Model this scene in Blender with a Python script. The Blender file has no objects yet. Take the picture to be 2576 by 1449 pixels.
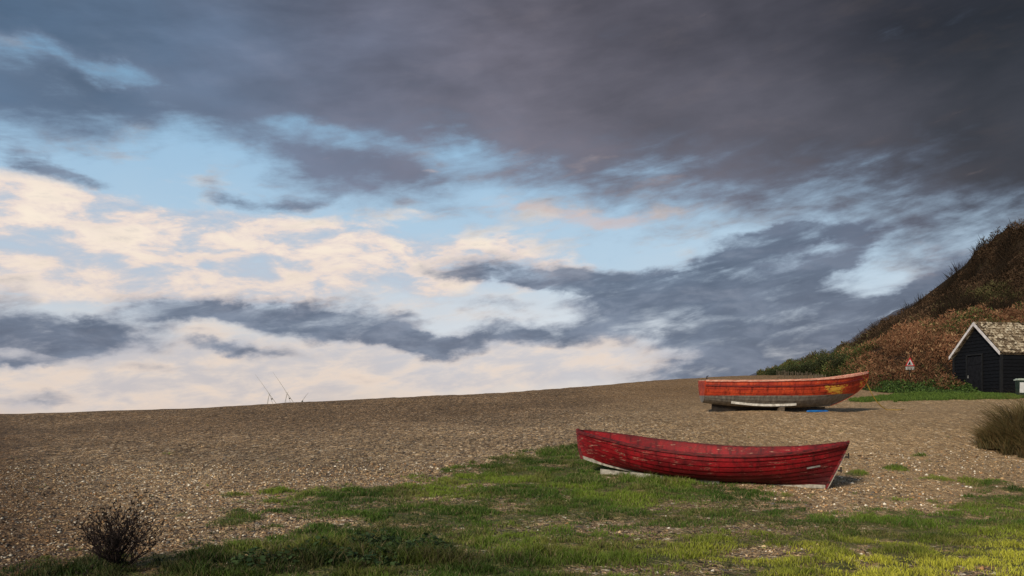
import bpy, math, random
import numpy as np
from mathutils import Vector, Matrix
random.seed(7); RNG=np.random.default_rng(7)
scene=bpy.context.scene
COL=scene.collection
F=2000.0; CX=1288.0; HY=1056.0; EYE=1.5
def P(px,py,D): return np.array([(px-CX)/F*D, D, EYE-(py-HY)/F*D])
def lin(r,g,b):
    return tuple(((c/255)/12.92 if c/255<=0.04045 else ((c/255+0.055)/1.055)**2.4) for c in (r,g,b))
def L4(r,g,b): return lin(r,g,b)+(1.0,)

# ------------------------------------------------------------ noise
def vnoise(x,y,seed=0):
    xi=np.floor(x).astype(np.int64); yi=np.floor(y).astype(np.int64)
    fx=x-xi; fy=y-yi; fx=fx*fx*(3-2*fx); fy=fy*fy*(3-2*fy)
    def h(a,b):
        n=(a*374761393+b*668265263+seed*1442695041)&0xffffffff
        n=((n^(n>>13))*1274126177)&0xffffffff
        n=(n^(n>>16))&0xffff
        return n/65535.0
    return (h(xi,yi)*(1-fx)+h(xi+1,yi)*fx)*(1-fy)+(h(xi,yi+1)*(1-fx)+h(xi+1,yi+1)*fx)*fy
def fbm(x,y,seed=0,o=4):
    s=0;a=.5;t=0
    for i in range(o):
        s=s+a*vnoise(x*2**i,y*2**i,seed+i*17); t+=a; a*=.5
    return s/t

# ------------------------------------------------------------ terrain height
ctrl=[]
def c3(x,y,z): ctrl.append((x,y,z))
def cp(px,py,D): ctrl.append(tuple(P(px,py,D)))
for x in (-60,-20,-8,0,8,20,60):
    c3(x,-40,-0.2); c3(x,-8,-0.1)
for x in (-20,-8,0,8,20): c3(x,3,-0.03)
for px in (-1500,0,640,1288,1930,2576,3600): cp(px,1449,7.6)
for px in (-1200,0,700,1288): c3((px-CX)/F*14.6,14.6,.29)
cp(1790,1225,14.6); cp(2110,1228,14.2); c3(1.5,16.2,.40); cp(2450,1215,14.6); c3(14,14.6,.42); c3(24,14,.7)
c3(-20,21,.72); c3(-10,20.5,.70); c3(0,20,.78); c3(4,20,.95); c3(8,20,1.15); cp(2540,1085,19.5)
c3(-16,26,1.05); c3(-6,26,1.2); c3(0,25,1.25); cp(1790,1037,25); cp(2080,1037,25); cp(1930,1037,23.8);cp(2440,1030,25.5)
c3(-18,31,1.35); c3(-8,31,1.6); c3(0,31,1.75); cp(1800,1016,30.5); cp(2300,1012,30); cp(2520,1004,30)
cp(1500,1003,38); cp(1750,985,42)
ridge=[(-2600,1050,33),(-700,1051,36),(0,1051,38),(300,1040,40),(650,1025,42),(950,1010,45.5),(1300,991,50),(1450,980,54),(1600,968,58),(1765,957,65),(1920,949,80)]
for r in ridge:
    p=P(*r); c3(*p)
    n=np.array([-.5,.87])
    for d,dz in ((4,.9),(12,3.4),(30,5.5),(80,6.5),(200,7.5)):
        c3(p[0]+n[0]*d,p[1]+n[1]*d,max(p[2]-dz,-5.5))
for q in ((2080,952,50),(1990,948,65),(2250,990,34),(2400,990,33),(2576,990,35),(2900,1000,35)): cp(*q)
c3(45,60,5); c3(45,90,5); c3(80,60,4); c3(60,30,2.5); c3(120,20,2); c3(120,120,3); c3(60,160,2); c3(0,400,-6); c3(-300,0,-5); c3(400,0,0); c3(0,-400,0); c3(300,300,0)
C=np.array(ctrl); cc=2.0
def phi(a,b):
    d=((a[:,None,:]-b[None,:,:])**2).sum(-1); return np.sqrt(d+cc*cc)
A=phi(C[:,:2],C[:,:2]); A=A+np.eye(len(C))*-0.02
mean=C[:,2].mean()
W=np.linalg.solve(A,C[:,2]-mean)
def H(x,y):
    x=np.asarray(x,float); y=np.asarray(y,float); sh=x.shape
    q=np.stack([x.ravel(),y.ravel()],1); out=np.empty(len(q))
    for i in range(0,len(q),20000): out[i:i+20000]=phi(q[i:i+20000],C[:,:2])@W+mean
    out=np.clip(out,-6,9).reshape(sh)
    out=out+(fbm(x*.9,y*.9,3)-.5)*.12+(fbm(x*4,y*4,9,2)-.5)*.03
    return out
def unproj(px,py,d0=2.5,d1=95):
    D=np.geomspace(d0,d1,700); X=(px-CX)/F*D; Z=EYE-(py-HY)/F*D
    h=H(X,D); k=np.where(h>=Z)[0]
    i=k[0] if len(k) else len(D)-1
    return np.array([X[i],D[i],h[i]])

# ------------------------------------------------------------ grass mask (world XY)
poly=[(60,1900),(140,1520),(200,1445),(250,1408),(450,1410),(570,1378),(690,1348),(780,1320),(820,1300),(690,1290),(690,1265),(780,1243),(960,1233),(1080,1212),(1220,1178),(1290,1160),(1345,1138),(1400,1126),(1455,1118),(1520,1150),(1590,1172),(1720,1195),(1790,1225),(1880,1247),(1970,1302),(2060,1306),(2220,1296),(2420,1275),(2576,1240),(2900,1220),(3400,1230),(3600,1900)]
PW=np.array([unproj(*p)[:2] for p in poly])
def sdist(x,y,PW):
    d=np.full(x.shape,1e9); ins=np.zeros(x.shape,bool)
    n=len(PW)
    for i in range(n):
        a=PW[i]; b=PW[(i+1)%n]; ab=b-a; L=(ab**2).sum()+1e-9
        t=np.clip(((x-a[0])*ab[0]+(y-a[1])*ab[1])/L,0,1)
        dd=np.hypot(x-a[0]-t*ab[0],y-a[1]-t*ab[1]); d=np.minimum(d,dd)
        c=((a[1]>y)!=(b[1]>y))&(x<(b[0]-a[0])*(y-a[1])/(b[1]-a[1]+1e-12)+a[0]); ins^=c
    return np.where(ins,d,-d)
def ell(px,py,w,h):
    c=unproj(px,py); l=unproj(px,py-h); r=(w/F*c[1]); 
    return (c[0],c[1],r,max(.15,abs(l[1]-c[1])))
patches=[ell(605,1308,70,14),ell(590,1250,45,8),ell(2475,1217,70,12),ell(2150,1195,35,6),ell(2360,1207,45,5),ell(2250,1182,32,6),ell(2310,1150,25,4),ell(700,1240,50,7),ell(450,1300,35,7),ell(2490,1040,30,4)]
bare=[(ell(1560,1335,360,30),.46),(ell(1750,1275,150,15),.5),(ell(1120,1262,230,12),.45),(ell(1930,1392,120,15),.75),(ell(1650,1445,200,15),.8),(ell(2080,1340,220,16),.32),(ell(1000,1330,130,10),.35),(ell(640,1410,120,16),.35),(ell(820,1280,160,16),.3)]
green_band=np.array([unproj(*p)[:2] for p in [(2130,1012),(2180,1004),(2250,995),(2400,993),(2520,995),(2576,999),(2530,1005),(2400,1008),(2250,1011)]])
def grassmask(x,y):
    x=np.asarray(x,float);y=np.asarray(y,float)
    sd=sdist(x,y,PW)
    n=(fbm(x*1.3,y*1.3,21)-.5)*2; n2=(fbm(x*4.5,y*4.5,33,3)-.5)*2
    m=np.clip(.62+np.clip(sd/1.3,-.9,.36)+n*.6+n2*.75,0,1)
    for (cx,cy,a,b),s in bare:
        g=np.exp(-(((x-cx)/a)**2+((y-cy)/b)**2)); m=m-g*s*np.clip(1.0+n2*2.0+n*1.0,0,2)
    m=np.clip(m,0,1)
    for cx,cy,a,b in patches:
        g=np.exp(-(((x-cx)/a)**2+((y-cy)/b)**2)**1.5); m=np.maximum(m,np.clip(g*1.3+n2*.7-.25,0,1))
    m=np.maximum(m,np.clip(.5+sdist(x,y,green_band)/.5+n2*.6,0,1))
    return np.clip(m,0,1)

# ------------------------------------------------------------ mesh helpers
def mesh_np(name,V,Fc,smooth=False,col=None,attrs=None):
    V=np.asarray(V,np.float32); Fc=np.asarray(Fc,np.int32)
    me=bpy.data.meshes.new(name); k=Fc.shape[1]
    me.vertices.add(len(V)); me.vertices.foreach_set('co',V.ravel())
    me.loops.add(Fc.size); me.loops.foreach_set('vertex_index',Fc.ravel())
    me.polygons.add(len(Fc)); me.polygons.foreach_set('loop_start',np.arange(0,Fc.size,k,dtype=np.int32))
    me.update(calc_edges=True)
    me.polygons.foreach_set('use_smooth',np.full(len(Fc),smooth))
    if col is not None:
        a=me.color_attributes.new(name='col',type='FLOAT_COLOR',domain='POINT')
        c=np.ones((len(V),4),np.float32); c[:,:3]=col; a.data.foreach_set('color',c.ravel())
    for kx,v in (attrs or {}).items():
        a=me.attributes.new(kx,'FLOAT','POINT'); a.data.foreach_set('value',np.asarray(v,np.float32))
    me.update()
    return me
def obj(name,me,mat=None,parent=None,**kw):
    o=bpy.data.objects.new(name,me); COL.objects.link(o)
    if mat is not None and me is not None: me.materials.append(mat)
    if parent is not None: o.parent=parent
    for k,v in kw.items(): o[k]=v
    return o
class MB:
    def __init__(s): s.v=[]; s.f=[]
    def add(s,v,f):
        b=len(s.v); s.v+=[tuple(p) for p in v]; s.f+=[tuple(i+b for i in q) for q in f]
    def box(s,cx,cy,cz,sx,sy,sz,R=None):
        v=[Vector((x*sx/2,y*sy/2,z*sz/2)) for x in(-1,1) for y in(-1,1) for z in(-1,1)]
        if R is not None: v=[R@p for p in v]
        v=[p+Vector((cx,cy,cz)) for p in v]
        s.add(v,[(0,1,3,2),(4,6,7,5),(0,4,5,1),(2,3,7,6),(0,2,6,4),(1,5,7,3)])
    def tube(s,pts,rad,n=6,cap=True):
        pts=[Vector(p) for p in pts]; rings=[]
        if not hasattr(rad,'__len__'): rad=[rad]*len(pts)
        up=Vector((0,0,1))
        for i,p in enumerate(pts):
            d=(pts[min(i+1,len(pts)-1)]-pts[max(i-1,0)]).normalized()
            a=d.cross(up if abs(d.z)<.95 else Vector((1,0,0))).normalized(); b=d.cross(a)
            rings.append([p+(a*math.cos(2*math.pi*k/n)+b*math.sin(2*math.pi*k/n))*rad[i] for k in range(n)])
        v=[q for r in rings for q in r]; f=[]
        for i in range(len(pts)-1):
            for k in range(n): f.append((i*n+k,i*n+(k+1)%n,(i+1)*n+(k+1)%n,(i+1)*n+k))
        if cap: f.append(tuple(range(n))[::-1]); f.append(tuple((len(pts)-1)*n+k for k in range(n)))
        s.add(v,f)
    def sweep(s,pts,w,h,side=None):
        pts=[Vector(p) for p in pts]; v=[];f=[]
        for i,p in enumerate(pts):
            d=pts[min(i+1,len(pts)-1)]-pts[max(i-1,0)]
            a=Vector((-d.y,d.x,0)); a=a.normalized() if a.length>1e-6 else Vector((0,1,0))
            v+=[p-a*w/2-Vector((0,0,h/2)),p+a*w/2-Vector((0,0,h/2)),p+a*w/2+Vector((0,0,h/2)),p-a*w/2+Vector((0,0,h/2))]
        for i in range(len(pts)-1):
            for k in range(4): f.append((i*4+k,i*4+(k+1)%4,(i+1)*4+(k+1)%4,(i+1)*4+k))
        f.append((3,2,1,0)); e=(len(pts)-1)*4; f.append((e,e+1,e+2,e+3))
        s.add(v,f)
    def mesh(s,name,smooth=False,angle=None):
        me=bpy.data.meshes.new(name); me.from_pydata([tuple(p) for p in s.v],[],s.f); me.update()
        if smooth:
            me.polygons.foreach_set('use_smooth',[True]*len(me.polygons))
            if angle: me.set_sharp_from_angle(angle=math.radians(angle))
        return me

# ------------------------------------------------------------ material helper
class NT:
    def __init__(s,tree): s.t=tree; s.n=tree.nodes; s.l=tree.links
    def put(s,sock,val):
        if val is None: return
        if isinstance(val,bpy.types.NodeSocket): s.l.new(val,sock)
        else: sock.default_value=val
    def m(s,op,a,b=None,c=None,clamp=False):
        n=s.n.new('ShaderNodeMath'); n.operation=op; n.use_clamp=clamp
        s.put(n.inputs[0],a); s.put(n.inputs[1],b)
        if c is not None: s.put(n.inputs[2],c)
        return n.outputs[0]
    def vm(s,op,a,b=None,scale=None):
        n=s.n.new('ShaderNodeVectorMath'); n.operation=op
        s.put(n.inputs[0],a); s.put(n.inputs[1],b)
        if scale is not None: s.put(n.inputs['Scale'],scale)
        return n.outputs[0]
    def mix(s,f,a,b,mode='MIX'):
        n=s.n.new('ShaderNodeMix'); n.data_type='RGBA'; n.blend_type=mode; n.clamp_factor=True
        s.put(n.inputs[0],f); s.put(n.inputs[6],a); s.put(n.inputs[7],b); return n.outputs[2]
    def noise(s,vec,scale,detail=4,rough=.55,dist=0,lac=2.0):
        n=s.n.new('ShaderNodeTexNoise'); s.put(n.inputs['Vector'],vec)
        n.inputs['Scale'].default_value=scale; n.inputs['Detail'].default_value=detail
        n.inputs['Roughness'].default_value=rough; n.inputs['Distortion'].default_value=dist; n.inputs['Lacunarity'].default_value=lac
        return n
    def ramp(s,f,stops,interp='LINEAR'):
        n=s.n.new('ShaderNodeValToRGB'); s.put(n.inputs[0],f); r=n.color_ramp; r.interpolation=interp
        while len(r.elements)>1: r.elements.remove(r.elements[-1])
        r.elements[0].position=stops[0][0]; r.elements[0].color=stops[0][1]
        for p,c in stops[1:]:
            e=r.elements.new(p); e.color=c
        return n.outputs[0]
    def smooth(s,x,a,b):
        n=s.n.new('ShaderNodeMapRange'); n.interpolation_type='SMOOTHSTEP'; n.clamp=True
        s.put(n.inputs[0],x); n.inputs[1].default_value=a; n.inputs[2].default_value=b
        n.inputs[3].default_value=0; n.inputs[4].default_value=1
        return n.outputs[0]
    def xyz(s,v):
        n=s.n.new('ShaderNodeSeparateXYZ'); s.put(n.inputs[0],v); return n.outputs
    def comb(s,x,y,z):
        n=s.n.new('ShaderNodeCombineXYZ'); s.put(n.inputs[0],x); s.put(n.inputs[1],y); s.put(n.inputs[2],z); return n.outputs[0]
    def vor(s,vec,scale,feat='F1',rnd=1.0):
        n=s.n.new('ShaderNodeTexVoronoi'); n.feature=feat; s.put(n.inputs['Vector'],vec); n.inputs['Scale'].default_value=scale
        n.inputs['Randomness'].default_value=rnd; return n
    def bump(s,h,strength,dist,normal=None):
        n=s.n.new('ShaderNodeBump'); n.inputs['Strength'].default_value=strength; n.inputs['Distance'].default_value=dist
        s.put(n.inputs['Height'],h)
        if normal is not None: s.put(n.inputs['Normal'],normal)
        return n.outputs[0]
    def attr(s,name):
        n=s.n.new('ShaderNodeAttribute'); n.attribute_name=name; return n
def newmat(name,rough=.8,spec=.3):
    m=bpy.data.materials.new(name); m.use_nodes=True; nt=NT(m.node_tree)
    b=m.node_tree.nodes['Principled BSDF']; b.inputs['Roughness'].default_value=rough
    b.inputs['Specular IOR Level'].default_value=spec
    return m,nt,b
def simple(name,c1,c2,scale=8,rough=.7,bump=.2,spec=.3,detail=5,stretch=(1,1,1)):
    m,nt,b=newmat(name,rough,spec)
    tc=nt.n.new('ShaderNodeTexCoord').outputs['Object']
    v=nt.vm('MULTIPLY',tc,stretch)
    n=nt.noise(v,scale,detail,.6)
    nt.l.new(nt.mix(nt.smooth(n.outputs[0],.3,.7),c1+(1,),c2+(1,)),b.inputs['Base Color'])
    if bump: nt.l.new(nt.bump(n.outputs[0],bump,.01),b.inputs['Normal'])
    return m
def vcolmat(name,rough=.7,spec=.2,trans=0.0):
    m,nt,b=newmat(name,rough,spec)
    a=nt.attr('col').outputs['Color']; nt.l.new(a,b.inputs['Base Color'])
    if trans>0:
        tr=nt.n.new('ShaderNodeBsdfTranslucent'); nt.l.new(a,tr.inputs[0])
        mx=nt.n.new('ShaderNodeMixShader'); mx.inputs[0].default_value=trans
        nt.l.new(b.outputs[0],mx.inputs[1]); nt.l.new(tr.outputs[0],mx.inputs[2])
        nt.l.new(mx.outputs[0],nt.n['Material Output'].inputs['Surface'])
    return m

# ============================================================ WORLD
SUN_EL=math.radians(28); SUN_AZ=math.radians(-145)
w=bpy.data.worlds.new("World"); scene.world=w; w.use_nodes=True
try:
    w.cycles.sampling_method='MANUAL'; w.cycles.sample_map_resolution=256
except Exception as e: print(e)
nt=NT(w.node_tree)
bg=w.node_tree.nodes['Background']
tc=nt.n.new('ShaderNodeTexCoord').outputs['Generated']
dx,dy,dz=nt.xyz(tc)
az=nt.m('ARCTAN2',dx,dy)
hl=nt.m('SQRT',nt.m('ADD',nt.m('MULTIPLY',dx,dx),nt.m('MULTIPLY',dy,dy)))
te=nt.m('DIVIDE',dz,nt.m('MAXIMUM',hl,.05))
U0=nt.m('MULTIPLY',az,2.0); V0=nt.m('MINIMUM',nt.m('MULTIPLY',te,2.0),3.0)
base=nt.comb(U0,nt.m('MULTIPLY',V0,1.7),0.0)
w1=nt.noise(nt.vm('ADD',base,(3.1,7.7,1.2)),3.6,6,.60)
wv=nt.vm('MULTIPLY',nt.vm('SUBTRACT',w1.outputs['Color'],(.5,.5,.5)),(.34,.15,0))
UVv=nt.vm('ADD',nt.comb(U0,V0,0.0),wv)
U,V,_z=nt.xyz(UVv)
def uv(px,py):
    a=math.atan((px-CX)/F); return a*2,((HY-py)/F)*math.cos(a)*2
def gauss(px,py,sw,sh,rot=0,amp=1.0,prev=None):
    a=math.atan((px-CX)/F); u,v=uv(px,py); su=sw/1000*math.cos(a)**2; sv=sh/1000*math.cos(a)
    mp=nt.n.new('ShaderNodeMapping'); mp.vector_type='TEXTURE'; nt.l.new(UVv,mp.inputs['Vector'])
    mp.inputs['Location'].default_value=(u,v,0); mp.inputs['Rotation'].default_value=(0,0,math.radians(rot)); mp.inputs['Scale'].default_value=(su*2.0,sv*2.0,1)
    g=nt.n.new('ShaderNodeTexGradient'); g.gradient_type='SPHERICAL'; nt.l.new(mp.outputs[0],g.inputs[0])
    if prev is None: return nt.m('MULTIPLY',g.outputs['Fac'],amp)
    return nt.m('MULTIPLY_ADD',g.outputs['Fac'],amp,prev)
def total(lst):
    s=None
    for a in lst:
        a=tuple(a)+(0,1.0)[len(a)-4:] if len(a)<6 else a
        s=gauss(*a,prev=s)
    return s
hg=nt.m('MULTIPLY',V,.8,clamp=True)
clear=nt.ramp(hg,[(0,L4(228,208,192)),(.09,L4(222,213,206)),(.19,L4(208,217,225)),(.34,L4(184,209,228)),(.50,L4(162,198,226)),(.62,L4(136,180,212)),(.72,L4(108,152,190)),(.86,L4(84,130,168)),(1,L4(70,112,150))])
sky=nt.n.new('ShaderNodeTexSky'); sky.sky_type='NISHITA'; sky.sun_disc=False
sky.sun_elevation=SUN_EL; sky.sun_rotation=SUN_AZ%(2*math.pi); sky.air_density=1.0; sky.dust_density=1.5
nish=nt.vm('SCALE',sky.outputs[0],scale=.10)
clear=nt.mix(.08,clear,nish)
gl=gauss(1450,870,420,90,0,.7); clear=nt.mix(gl,clear,L4(230,234,238))
fine=nt.noise(nt.vm('MULTIPLY',base,(1.0,1.5,1)),6.0,9,.60,.25)
diag=nt.n.new('ShaderNodeMapping'); diag.inputs['Rotation'].default_value=(0,0,math.radians(-20)); nt.l.new(base,diag.inputs['Vector'])
streak=nt.noise(nt.vm('MULTIPLY',diag.outputs[0],(1.0,2.4,1)),5.5,9,.60,.3)
soft=nt.noise(base,2.4,4,.5,.3)
fn=nt.m('SUBTRACT',fine.outputs[0],.5); sn=nt.m('SUBTRACT',streak.outputs[0],.5); so=nt.m('SUBTRACT',soft.outputs[0],.5)
# cream clouds
cream=total([(40,500,200,54,-6,1.1),(180,560,260,60,-8,1.1),(330,610,270,60,-4),(480,640,230,60),(300,690,250,50),(90,640,240,66),(20,700,140,50),(620,575,170,38),(940,640,160,54,-15),(1010,690,90,30,-20),(1190,640,170,50),(1290,670,140,34),(830,715,240,44),(560,700,240,50),(1440,548,190,20,-4,.7),(1640,540,120,16,3,.6),(1010,548,70,8,0,.6),(760,620,190,44),(1400,690,120,30),(1500,500,170,30,0,.3)])
cream=nt.m('MINIMUM',cream,1.05)
cd=nt.smooth(nt.m('ADD',cream,nt.m('MULTIPLY',nt.m('ADD',fn,nt.m('MULTIPLY',sn,.5)),2.4)),.0,1.35)
ccol=nt.ramp(nt.smooth(nt.m('ADD',fn,nt.m('MULTIPLY',sn,.4)),-.17,.17),[(0,L4(180,188,204)),(.35,L4(212,206,208)),(.6,L4(240,220,208)),(1,L4(255,238,218))])
colr=nt.mix(nt.m('MULTIPLY',cd,.92),clear,ccol)
veil=total([(250,950,420,85),(800,960,440,70),(1150,900,320,46),(1450,925,280,40),(0,930,240,70),(600,770,900,90,0,.7),(1350,880,260,30)])
vd=nt.smooth(nt.m('ADD',nt.m('MINIMUM',veil,1.1),nt.m('MULTIPLY',nt.m('ADD',fn,sn),.9)),.0,1.3)
vcol=nt.ramp(nt.smooth(nt.m('ADD',fn,nt.m('MULTIPLY',sn,.8)),-.2,.22),[(0,L4(188,186,194)),(.5,L4(216,205,200)),(1,L4(238,217,199))])
colr=nt.mix(nt.m('MULTIPLY',vd,.82),colr,vcol)
# dark mid/low clouds
dk=total([(60,400,110,28,-14,.8),(150,425,90,18,-10,.7),(540,497,34,18,0,.6),(612,508,34,16,0,.6),(730,512,100,16,4,.8),
 (60,825,220,46,-6,1.1),(240,845,170,32,0,1.1),(0,870,120,30,0,.9),(420,800,190,20,8,.85),(640,775,200,22,0,.85),(790,800,210,30,-4,.9),(940,842,190,22,-6,.9),(1060,852,120,18,0,.9),(1240,835,140,20,0,.9),(1400,825,120,24,0,.9),
 (690,885,120,16,-4,.8),(560,872,60,12,0,.8),(1250,765,130,14,0,.6),(1180,700,110,12,-4,.7),(1330,700,160,20,-6,.9),(1480,690,220,28,-6),(1620,735,200,38,-12),(1770,720,210,54,20,.95),(1780,800,230,50,-8),(1950,730,170,48,24,1.0),(1980,830,220,64,0,1.0),(2080,770,150,50,0,.95),(1900,640,160,26,24,.95),(2060,655,110,16,26,.8),(1880,885,180,44),(1960,945,260,44),(2130,582,200,15,4,1.1),
 (2290,730,110,24,18,.9),(2200,850,150,66),(2440,650,130,64,0,1.0),(2380,720,80,30,0,.8),(60,1008,110,14,0,.8),(40,905,90,8,0,.7),(120,985,80,8,0,.5),(20,730,80,24,0,.5),(1790,945,160,22,0,1.0),(500,930,200,8,0,.4),(1000,800,200,10,0,.4)])
dk=nt.m('MINIMUM',dk,1.15)
dn_=nt.m('ADD',dk,nt.m('MULTIPLY',nt.m('ADD',nt.m('MULTIPLY',fn,.9),nt.m('MULTIPLY',sn,1.0)),1.85))
dd=nt.smooth(dn_,.12,1.2)
dcol=nt.ramp(nt.smooth(nt.m('ADD',nt.m('MULTIPLY',fn,1.0),nt.m('MULTIPLY',so,.4)),-.2,.2),[(0,L4(78,92,114)),(.5,L4(96,110,132)),(1,L4(124,137,158))])
ud=nt.smooth(U0,.2,1.0)
dcol=nt.mix(nt.m('MULTIPLY',ud,.45),dcol,L4(80,83,98))
thin=nt.m('SUBTRACT',1.0,nt.smooth(dn_,.4,1.3)); dcol=nt.mix(nt.m('MULTIPLY',thin,.5),dcol,L4(146,160,184))
colr=nt.mix(nt.m('MULTIPLY',dd,.92),colr,dcol)
# big dark mass
fc=nt.n.new('ShaderNodeFloatCurve'); un=nt.m('MULTIPLY_ADD',U,.25,.5)
nt.l.new(un,fc.inputs['Value']); fc.inputs['Factor'].default_value=1
bpts=[(-1500,200),(-300,240),(0,272),(150,292),(420,300),(560,335),(720,400),(850,460),(1050,470),(1200,480),(1330,505),(1480,535),(1750,545),(1950,570),(2150,570),(2350,610),(2576,650),(3200,690)]
cur=fc.mapping.curves[0]
pts=[(uv(a,b)[0]*.25+.5, uv(a,b)[1]*.5) for a,b in bpts]
pts=[(0,.42)]+pts+[(1,.15)]
cur.points[0].location=pts[0]; cur.points[1].location=pts[-1]
for p in pts[1:-1]: cur.points.new(*p)
fc.mapping.update()
bv=nt.m('MULTIPLY',fc.outputs[0],2.0)
mf=nt.m('MULTIPLY_ADD',nt.m('SUBTRACT',V,bv),6.0,.50)
mf=nt.m('MINIMUM',mf,2.2)
holes=total([(800,330,140,32,-8,1.0),(1120,400,150,30,0,.9),(30,110,110,60,-20,1.5),(360,190,120,34,-10,1.6),(180,150,120,24,-10,.9),(440,80,100,24,0,.9),(600,400,110,36,-20,.5),(1300,480,100,28,0,.4)])
plus=total([(120,180,330,110,0,1.0),(260,40,300,80,0,.9),(560,240,200,70,0,.7),(900,430,240,56,0,.7)])
mf=nt.m('ADD',nt.m('SUBTRACT',mf,holes),plus)
mn_=nt.m('ADD',mf,nt.m('MULTIPLY',nt.m('ADD',nt.m('MULTIPLY',nt.m('ADD',fn,sn),.9),nt.m('MULTIPLY',so,.9)),1.8))
md=nt.smooth(mn_,-.2,1.35)
mcol=nt.ramp(nt.m('MULTIPLY_ADD',U,.35,.5,clamp=True),[(0,L4(76,100,126)),(.2,L4(88,105,128)),(.36,L4(102,106,123)),(.5,L4(110,107,119)),(.62,L4(96,93,103)),(.76,L4(75,73,81)),(.88,L4(56,55,61)),(1,L4(46,45,50))])
tex=nt.m('ADD',nt.m('MULTIPLY',nt.m('ADD',fn,sn),.24),nt.m('MULTIPLY',so,1.0))
br=nt.m('MULTIPLY_ADD',tex,1.5,1.04)
topd=nt.m('MULTIPLY_ADD',nt.m('MULTIPLY',nt.smooth(V0,.55,1.1),nt.smooth(U0,-1.2,.9)),-.46,1.10)
mcol=nt.vm('SCALE',mcol,scale=nt.m('MULTIPLY',br,topd))
edge=nt.m('MULTIPLY',nt.m('SUBTRACT',1.0,nt.smooth(mn_,.4,1.9)),.55)
mcol=nt.mix(edge,mcol,L4(126,140,164))
colr=nt.mix(nt.m('MULTIPLY',md,.97),colr,mcol)
pk=total([(1400,405,110,20,6,.4),(1560,470,180,22,-4,.3),(1075,432,50,8,0,.7),(2300,610,140,20,0,.4),(1500,565,150,16,4,.8),(2330,650,80,34,20,.3),(1380,535,130,18,-6,.8)])
pd=nt.smooth(nt.m('ADD',pk,nt.m('MULTIPLY',sn,1.6)),.25,.95)
colr=nt.mix(nt.m('MULTIPLY',pd,.5),colr,L4(214,192,186))
colr=nt.mix(nt.smooth(V0,-.02,-.10),colr,L4(120,118,118))
nt.l.new(colr,bg.inputs['Color']); bg.inputs['Strength'].default_value=1.0

sl=bpy.data.lights.new('sun','SUN'); sl.energy=3.3; sl.angle=math.radians(10); sl.color=(1,.89,.71)
so_=bpy.data.objects.new('sun',sl); COL.objects.link(so_)
sd_=Vector((math.sin(SUN_AZ)*math.cos(SUN_EL),math.cos(SUN_AZ)*math.cos(SUN_EL),math.sin(SUN_EL)))
so_.rotation_euler=sd_.to_track_quat('Z','Y').to_euler()

# ============================================================ GROUND
def axis(lo,hi,step,far_lo,far_hi,g=1.07):
    a=list(np.arange(lo,hi+1e-6,step)); s=step
    x=hi
    while x<far_hi: s*=g; x+=s; a.append(x)
    s=step; x=lo; b=[]
    while x>far_lo: s*=g; x-=s; b.append(x)
    return np.array(b[::-1]+a)
gx=axis(-9,12,.09,-900,900,1.05); gy=axis(5.5,19,.09,-700,1500,1.04)
X,Y=np.meshgrid(gx,gy); Z=H(X,Y); G=grassmask(X,Y)
G=np.where(Y>60,0,G)
Z=Z+G*.03
nx,ny=len(gx),len(gy)
idx=np.arange(nx*ny).reshape(ny,nx)
Fc=np.stack([idx[:-1,:-1],idx[:-1,1:],idx[1:,1:],idx[1:,:-1]],-1).reshape(-1,4)
m,n,b=newmat('shingle_ground',.85,.25)
geo=n.n.new('ShaderNodeNewGeometry').outputs['Position']
v1=n.vor(geo,36); v2=n.vor(geo,17); v3=n.vor(geo,80)
stones=[(0,L4(80,62,46)),(.18,L4(140,112,82)),(.38,L4(188,154,114)),(.58,L4(154,130,104)),(.72,L4(214,182,140)),(.86,L4(100,94,90)),(.94,L4(236,218,190)),(1,L4(248,240,224))]
sa=n.ramp(n.xyz(v1.outputs['Color'])[0],stones,'CONSTANT'); sb=n.ramp(n.xyz(v2.outputs['Color'])[1],stones,'CONSTANT'); sc=n.ramp(n.xyz(v3.outputs['Color'])[2],stones,'CONSTANT')
st=n.mix(n.smooth(n.xyz(v2.outputs['Color'])[2],.60,.64),n.mix(.2,sa,sc),sb)
gxy=n.vm('MULTIPLY',geo,(1,.35,.35))
v4=n.vor(gxy,13.0); s4=n.m('MULTIPLY_ADD',n.xyz(v4.outputs['Color'])[0],.95,.55)
yy=n.xyz(geo)[1]; xx=n.xyz(geo)[0]
s4=n.m('MULTIPLY_ADD',n.m('SUBTRACT',s4,1.0),n.smooth(yy,10.0,22.0),1.0)
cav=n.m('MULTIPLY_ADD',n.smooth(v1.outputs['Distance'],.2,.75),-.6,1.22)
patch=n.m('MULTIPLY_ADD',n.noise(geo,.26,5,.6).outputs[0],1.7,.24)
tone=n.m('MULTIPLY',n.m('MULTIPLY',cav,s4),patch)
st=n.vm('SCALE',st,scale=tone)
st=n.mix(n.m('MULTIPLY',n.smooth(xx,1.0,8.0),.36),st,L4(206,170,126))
ridge_shade=n.smooth(n.m('SUBTRACT',yy,n.m('MULTIPLY',xx,.6)),19.0,36.0)  # light fall-off toward the ridge, painted into the shingle colour
corner_shade=n.smooth(n.m('ADD',n.m('MULTIPLY',xx,1.0),n.m('MULTIPLY',yy,.75)),4.6,.8)  # near-left corner shade, painted as darker stone colour
st=n.mix(n.m('MULTIPLY',ridge_shade,.6),st,n.mix(1.0,st,L4(176,158,140),'MULTIPLY'))
st=n.mix(n.m('MULTIPLY',corner_shade,.9),st,n.mix(1.0,st,L4(160,142,124),'MULTIPLY'))
ga=n.attr('grass').outputs['Fac']
gn=n.noise(geo,13,6,.7).outputs[0]
gcol=n.ramp(n.noise(geo,5,5,.6).outputs[0],[(.3,L4(50,60,24)),(.5,L4(78,90,34)),(.7,L4(122,116,56))])
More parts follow.
